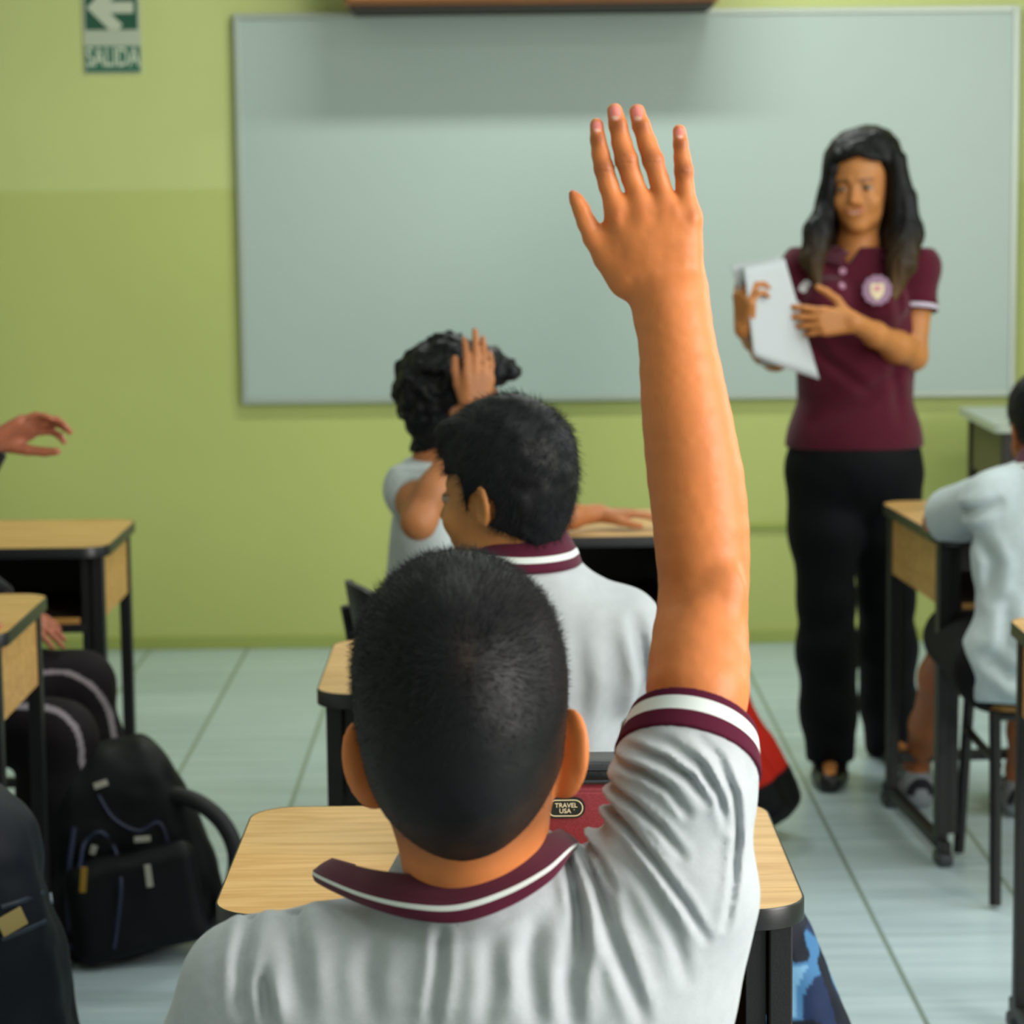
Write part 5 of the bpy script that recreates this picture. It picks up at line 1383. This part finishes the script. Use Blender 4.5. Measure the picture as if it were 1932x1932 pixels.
# papers held in both hands
paper = mat('paper', 'b2b8bc', 0.7)
def sheet_of(name, label, c4, Ys, bend, m, group='papers held by the woman'):
    tl_, tr_, br_, bl_ = [np.array(P(x, y, Y)) for (x, y), Y in zip(c4, Ys)]
    n_ = norm(np.cross(tr_ - tl_, bl_ - tl_)); N = 12; cen = (tl_ + br_) / 2
    t = thing(name, label, 'paper', (cen[0], cen[1], cen[2]), 0, group)
    for side in (0,):
        g = []
        for i in range(N + 1):
            row = []
            for j in range(N + 1):
                u, v = j / N, i / N; q = tl_ * (1 - u) * (1 - v) + tr_ * u * (1 - v) + br_ * u * v + bl_ * (1 - u) * v
                row.append(tuple(q - cen + n_ * bend * math.sin(u * math.pi) * (0.6 + 0.4 * v)))
            g.append(row)
        o = MB().sheet(g).build('sheet', m, t, sm=60)
        md = o.modifiers.new('thick', 'SOLIDIFY'); md.thickness = 0.0006
    return t
sheet_of('paper_sheet', 'front white paper sheet held by the woman in maroon', [(1404, 505), (1480, 488), (1546, 716), (1422, 672)], [TY - 0.31, TY - 0.24, TY - 0.20, TY - 0.30], 0.006, paper)
sheet_of('paper_sheet', 'rear grey looking paper sheet tilted behind the front sheet', [(1378, 500), (1470, 484), (1528, 690), (1436, 690)], [TY - 0.29, TY - 0.22, TY - 0.17, TY - 0.255], 0.004, mat('paper_grey', 'a3a8a8', 0.7))

# ================================================================== bags
def bag_parts(t, base, R, W_, D_, H_, col, fabric, pocket=True, colf=None, taper=0.8, vox=0.004, strap=None, lean=(0, 0, 0)):
    base = np.array(base, float); R = np.array(R); Wd = lambda v: base + R @ np.array(v, float)
    def fn(p):
        q = (p - A(base)) @ A(R); z = q[:, 2] / H_; k = 1 - (1 - taper) * np.clip(z, 0, 1) ** 2
        q2 = q.copy(); q2[:, 0] /= k; q2[:, 1] = (q2[:, 1]) / (1 - 0.25 * np.clip(z, 0, 1) ** 2)
        return (rbox(q2, (0, 0, H_ / 2), (W_ / 2, D_ / 2, H_ / 2), min(W_, D_) * 0.36) + 0.009 * vnoise(p, 11) + 0.003 * vnoise(p, 32)) * 0.85
    rad = max(W_, D_, H_) + 0.1; c = Wd((0, 0, H_ / 2)); lo, hi = c - rad * 0.75, c + rad * 0.75
    lo[2] = max(lo[2], -0.01)
    fl = lambda p, f=fn: smax(f(p), -p[:, 2] + 0.001, 0.004)
    cf = colf or (lambda p: np.tile(linc(col), (len(p), 1)) * (1 + 0.15 * vnoise(p, 40)[:, None]))
    sdf_obj('bag_body', [(fl, lo, hi, vox)], fabric, t, cf)
    if pocket:
        def pk(p):
            q = (p - A(base)) @ A(R); return rbox(q, (0.0, -D_ * 0.50, H_ * 0.30), (W_ * 0.36, D_ * 0.16, H_ * 0.24), 0.03) + 0.003 * vnoise(p, 20)
        sdf_obj('front_pocket', [(lambda p: smax(pk(p), -p[:, 2] + 0.001, 0.004), lo, hi, vox)], fabric, t, cf)
    return Wd
def loc_(t, pts): o = Vector(t.location); return [tuple(Vector(p) - o) for p in pts]
M_['nylon'] = mat_attr('nylon', 0.6, 0.22, bump=0.35, bscale=420)
# black backpack
by = 4.66
bp = P(278, 1795, by)
t = thing('backpack', 'slumped black backpack with a strap loop on the floor by the left desks', 'backpack', (bp.x, by, 0))
Rb = rot(14, 0, -9)
Wd = bag_parts(t, (bp.x - 0.01, by, 0.0), Rb, 0.34, 0.21, 0.405, '05070c', M_['nylon'], taper=0.62)
MB().tube(loc_(t, catmull([np.array(P(x, y, Y)) for x, y, Y in ((262, 1500, 4.64), (325, 1500, 4.60), (378, 1516, 4.58), (425, 1560, 4.57), (446, 1625, 4.57), (425, 1710, 4.60), (370, 1755, 4.62))], 5)), 0.016, 10).build('shoulder_strap', mat('strap_web', '0a0c12', 0.6), t, sm=60)
MB().tube(loc_(t, catmull([np.array(P(x, y, Y)) for x, y, Y in ((205, 1470, 4.64), (220, 1442, 4.63), (250, 1440, 4.63), (272, 1468, 4.64))], 5)), 0.010, 8).build('top_handle', MATS['strap_web'], t, sm=60)
silver = mat('silver_pull', 'a9a49a', 0.35, 0.4); gold = mat('gold_charm', '8a6a1c', 0.4, 0.3)
def stud(t, px, py, Y, w_, h_, m, name, rz=0): 
    c = P(px, py, Y); MB().box(Vector(c) - Vector(t.location), (w_, 0.004, h_), Matrix.Rotation(rz, 3, 'Y'), bev=0.0015).build(name, m, t)
body = [x for x in C.objects if x.parent == t and x.name.startswith('bag_body')][0]; pkt = [x for x in C.objects if x.parent == t and x.name.startswith('front_pocket')][0]
def trace(t, objs, pts, r, m, name):
    q = []
    for x, y in pts:
        best = None
        for o in objs:
            h, n_, _, off = ray_on(o, x, y)
            if h is not None and (best is None or (h + off - CAM).length < best[0]): best = ((h + off - CAM).length, h)
        if best: q.append(np.array(best[1]))
    if len(q) > 1: MB().tube([tuple(v) for v in catmull(q, 5)], r, 6).build(name, m, t, sm=60)
def stick(t, objs, px, py, w_, h_, m, name, rz=0, lift=0.002):
    best = None
    for o in objs:
        h, n_, _, off = ray_on(o, px, py)
        if h is not None:
            d = (h + off - CAM).length
            if best is None or d < best[0]: best = (d, h, n_)
    if best is None: return
    _, h, n_ = best; x = Vector((0, 0, 1)).cross(n_).normalized(); y = n_.cross(x); M = Matrix((x, y, n_)).transposed().to_4x4(); M.translation = h + n_ * lift
    o = MB().box((0, 0, 0), (w_, h_, 0.004), Matrix.Rotation(rz, 3, 'Z'), bev=0.001); bmesh.ops.transform(o.bm, matrix=M, verts=o.bm.verts[:]); return o.build(name, m, t)
for (x, y, w_, h_, m, nm, rz) in ((268, 1583, 0.030, 0.011, silver, 'brand_tab', 0), (280, 1652, 0.012, 0.042, silver, 'zipper_pull', 0.1), (176, 1603, 0.012, 0.018, silver, 'zipper_pull', -0.3), (190, 1480, 0.026, 0.012, silver, 'brand_tab', 0.3), (157, 1660, 0.012, 0.046, gold, 'charm_chain', -0.1)):
    stick(t, (body, pkt), x, y, w_, h_, m, nm, rz)
navyz = mat('navy_zip', '1a2440', 0.6)
trace(t, (body,), [(185, 1500), (215, 1545), (262, 1568), (300, 1552), (318, 1600), (322, 1680), (318, 1730)], 0.0035, navyz, 'zipper_line')
trace(t, (body, pkt), [(150, 1640), (160, 1590), (190, 1570), (215, 1600), (228, 1660), (222, 1740), (215, 1790)], 0.004, navyz, 'zipper_line')
trace(t, (body, pkt), [(140, 1560), (130, 1640), (128, 1720), (135, 1790)], 0.005, navyz, 'side_seam')
# navy bag at the left edge
ny = 3.40
xr_ = P(136, 1760, ny).x
t = thing('trolley_bag', 'dark navy upright bag with a gold label, cut off by the left edge', 'bag', (xr_ - 0.21, ny, 0))
Wd = bag_parts(t, (xr_ - 0.20, ny + 0.02, 0), rot(0, 0, -4.5), 0.44, 0.24, 0.60, '080f1a', M_['nylon'], pocket=False, taper=0.82)
body = [x for x in C.objects if x.parent == t and x.name.startswith('bag_body')][0]
stick(t, (body,), 18, 1738, 0.038, 0.026, mat('gold_label', '8f7d4a', 0.5), 'gold_label', 0.35, 0.009)
stick(t, (body,), 84, 1697, 0.020, 0.006, mat('grey_print', '6f7884', 0.5), 'small_print', 0.3, 0.009)
trace(t, (body,), [(2, 1712), (40, 1700), (80, 1684), (112, 1664)], 0.004, mat('navy_band', '1c2838', 0.5), 'seam')
trace(t, (body,), [(2, 1772), (40, 1758), (85, 1738), (124, 1716)], 0.004, MATS['navy_band'], 'seam')
# red and black backpack leaning on the middle desk
t = thing('backpack', 'red backpack with black base leaning beside the desk of the curly haired boy', 'backpack', (0.50, 5.42, 0))
def redcol(p):
    q = (p - A((0.535, 5.42, 0))) @ A(rot(0, 0, -27)); return blend(np.tile(linc('c8261a'), (len(p), 1)) * (1 + 0.15 * vnoise(p, 20)[:, None]), '0b0b10', (q[:, 2] < 0.125) * 1.0)
bag_parts(t, (0.535, 5.42, 0.02), rot(0, 0, -27), 0.26, 0.17, 0.42, 'a01812', M_['nylon'], taper=0.85, colf=redcol)
# blue camouflage backpack under the near desk
t = thing('backpack', 'blue camouflage backpack on the floor behind the nearest desk leg', 'backpack', (0.275, 3.14, 0))
def camo(p):
    a, b = vnoise(p, 15), vnoise(p + 3, 19); c = np.tile(linc('14264a'), (len(p), 1)); c = blend(c, '3f6f9c', (a > 0.12) * 1.0); c = blend(c, '0a1020', (b > 0.30) * 1.0); return blend(c, '6d9cc0', ((a > 0.38) & (b < 0.2)) * 1.0)
bag_parts(t, (0.340, 3.14, 0), rot(0, 0, -8), 0.33, 0.16, 0.53, '14264a', M_['nylon'], taper=0.55, colf=camo)

# pencil bag on the nearest desk
zt = DH + 0.0005
cbx, cby = P(1075, 1500, 2.70).x, Yn1 + 0.19
t = thing('pencil_bag', 'maroon mesh pencil bag with black zip top on the nearest desk', 'pencil bag', (cbx, cby, DH))
def mesh_mat():
    m, n, l, b = newmat('maroon_mesh'); tc = n.new('ShaderNodeTexCoord'); mp = n.new('ShaderNodeMapping'); mp.inputs['Scale'].default_value = (520, 520, 520)
    l.new(tc.outputs['Object'], mp.inputs[0]); v = n.new('ShaderNodeTexVoronoi'); v.inputs['Scale'].default_value = 1.0; v.inputs['Randomness'].default_value = 0.15; l.new(mp.outputs[0], v.inputs['Vector'])
    r = ramp(n, [(0.15, 'b04a55'), (0.34, '70121f')]); l.new(v.outputs['Distance'], r.inputs[0]); l.new(r.outputs[0], b.inputs['Base Color']); b.inputs['Roughness'].default_value = 0.6; return m
Hc = P(1100, 1470, cby - 0.03).z - DH
Mx = Matrix.Rotation(math.pi / 2, 4, 'X')
bw2 = 0.27
b = MB().box((0, 0, Hc / 2), (bw2, 0.066, Hc), bev=0.016); b.build('mesh_body', mesh_mat(), t, sm=50)
ztop = P(1100, 1436, cby).z - DH
b = MB().box((0, 0, (Hc + ztop) / 2), (bw2 + 0.002, 0.058, ztop - Hc + 0.010), bev=0.007); b.build('zip_top', mat('zip_tape', '0a1016', 0.5, bump=0.4, bscale=200), t, sm=50)
MB().tube([(-bw2 / 2 + 0.01, -0.030, Hc + 0.010), (bw2 / 2 - 0.01, -0.030, Hc + 0.010)], 0.0018, 6).tube([(-bw2 / 2 + 0.01, -0.0345, Hc - 0.002), (bw2 / 2 - 0.01, -0.0345, Hc - 0.002)], 0.0024, 6).build('zip_piping', mat('zip_piping', '101820', 0.4), t)
lc = P(1066, 1524, cby - 0.035); lx_, lz_ = lc.x - cbx, lc.z - DH
u_ = (cby - 0.035) / 4800.0
MB().prism(rrect(78 * u_, 41 * u_, 20 * u_), 0, 0.003, Matrix.Translation((lx_, -0.033, lz_)) @ Mx).build('label_plate', mat('label_black', '0b1410', 0.5), t)
ring = MB(); oo, ii = rrect(70 * u_, 33 * u_, 16.4 * u_), rrect(66 * u_, 29 * u_, 14.4 * u_)
n_o = len(oo); vo = [ring.bm.verts.new((x, y, 0)) for x, y in oo]; vi = [ring.bm.verts.new((x, y, 0)) for x, y in ii]
for k in range(n_o): ring.bm.faces.new((vo[k], vo[(k + 1) % n_o], vi[(k + 1) % n_o], vi[k]))
bmesh.ops.transform(ring.bm, matrix=Matrix.Translation((lx_, -0.0365, lz_)) @ Mx, verts=ring.bm.verts[:])
cream = mat('label_cream', 'd5c9a8', 0.5)
ring.build('label_border', cream, t)
textmesh('lettering', 'TRAVEL', 12.5 * u_, Matrix.Translation((lx_ + 2 * u_, -0.0366, lz_ + 5 * u_)) @ Mx, cream, t, ext=0.0002, xs=1.0)
textmesh('lettering', 'R', 3.4 * u_, Matrix.Translation((lx_ + 17.5 * u_, -0.0366, lz_ - 3.5 * u_)) @ Mx, cream, t, ext=0.0002)
textmesh('lettering', 'USA', 12.5 * u_, Matrix.Translation((lx_ + 0 * u_, -0.0366, lz_ - 6 * u_)) @ Mx, cream, t, ext=0.0002, xs=1.0)
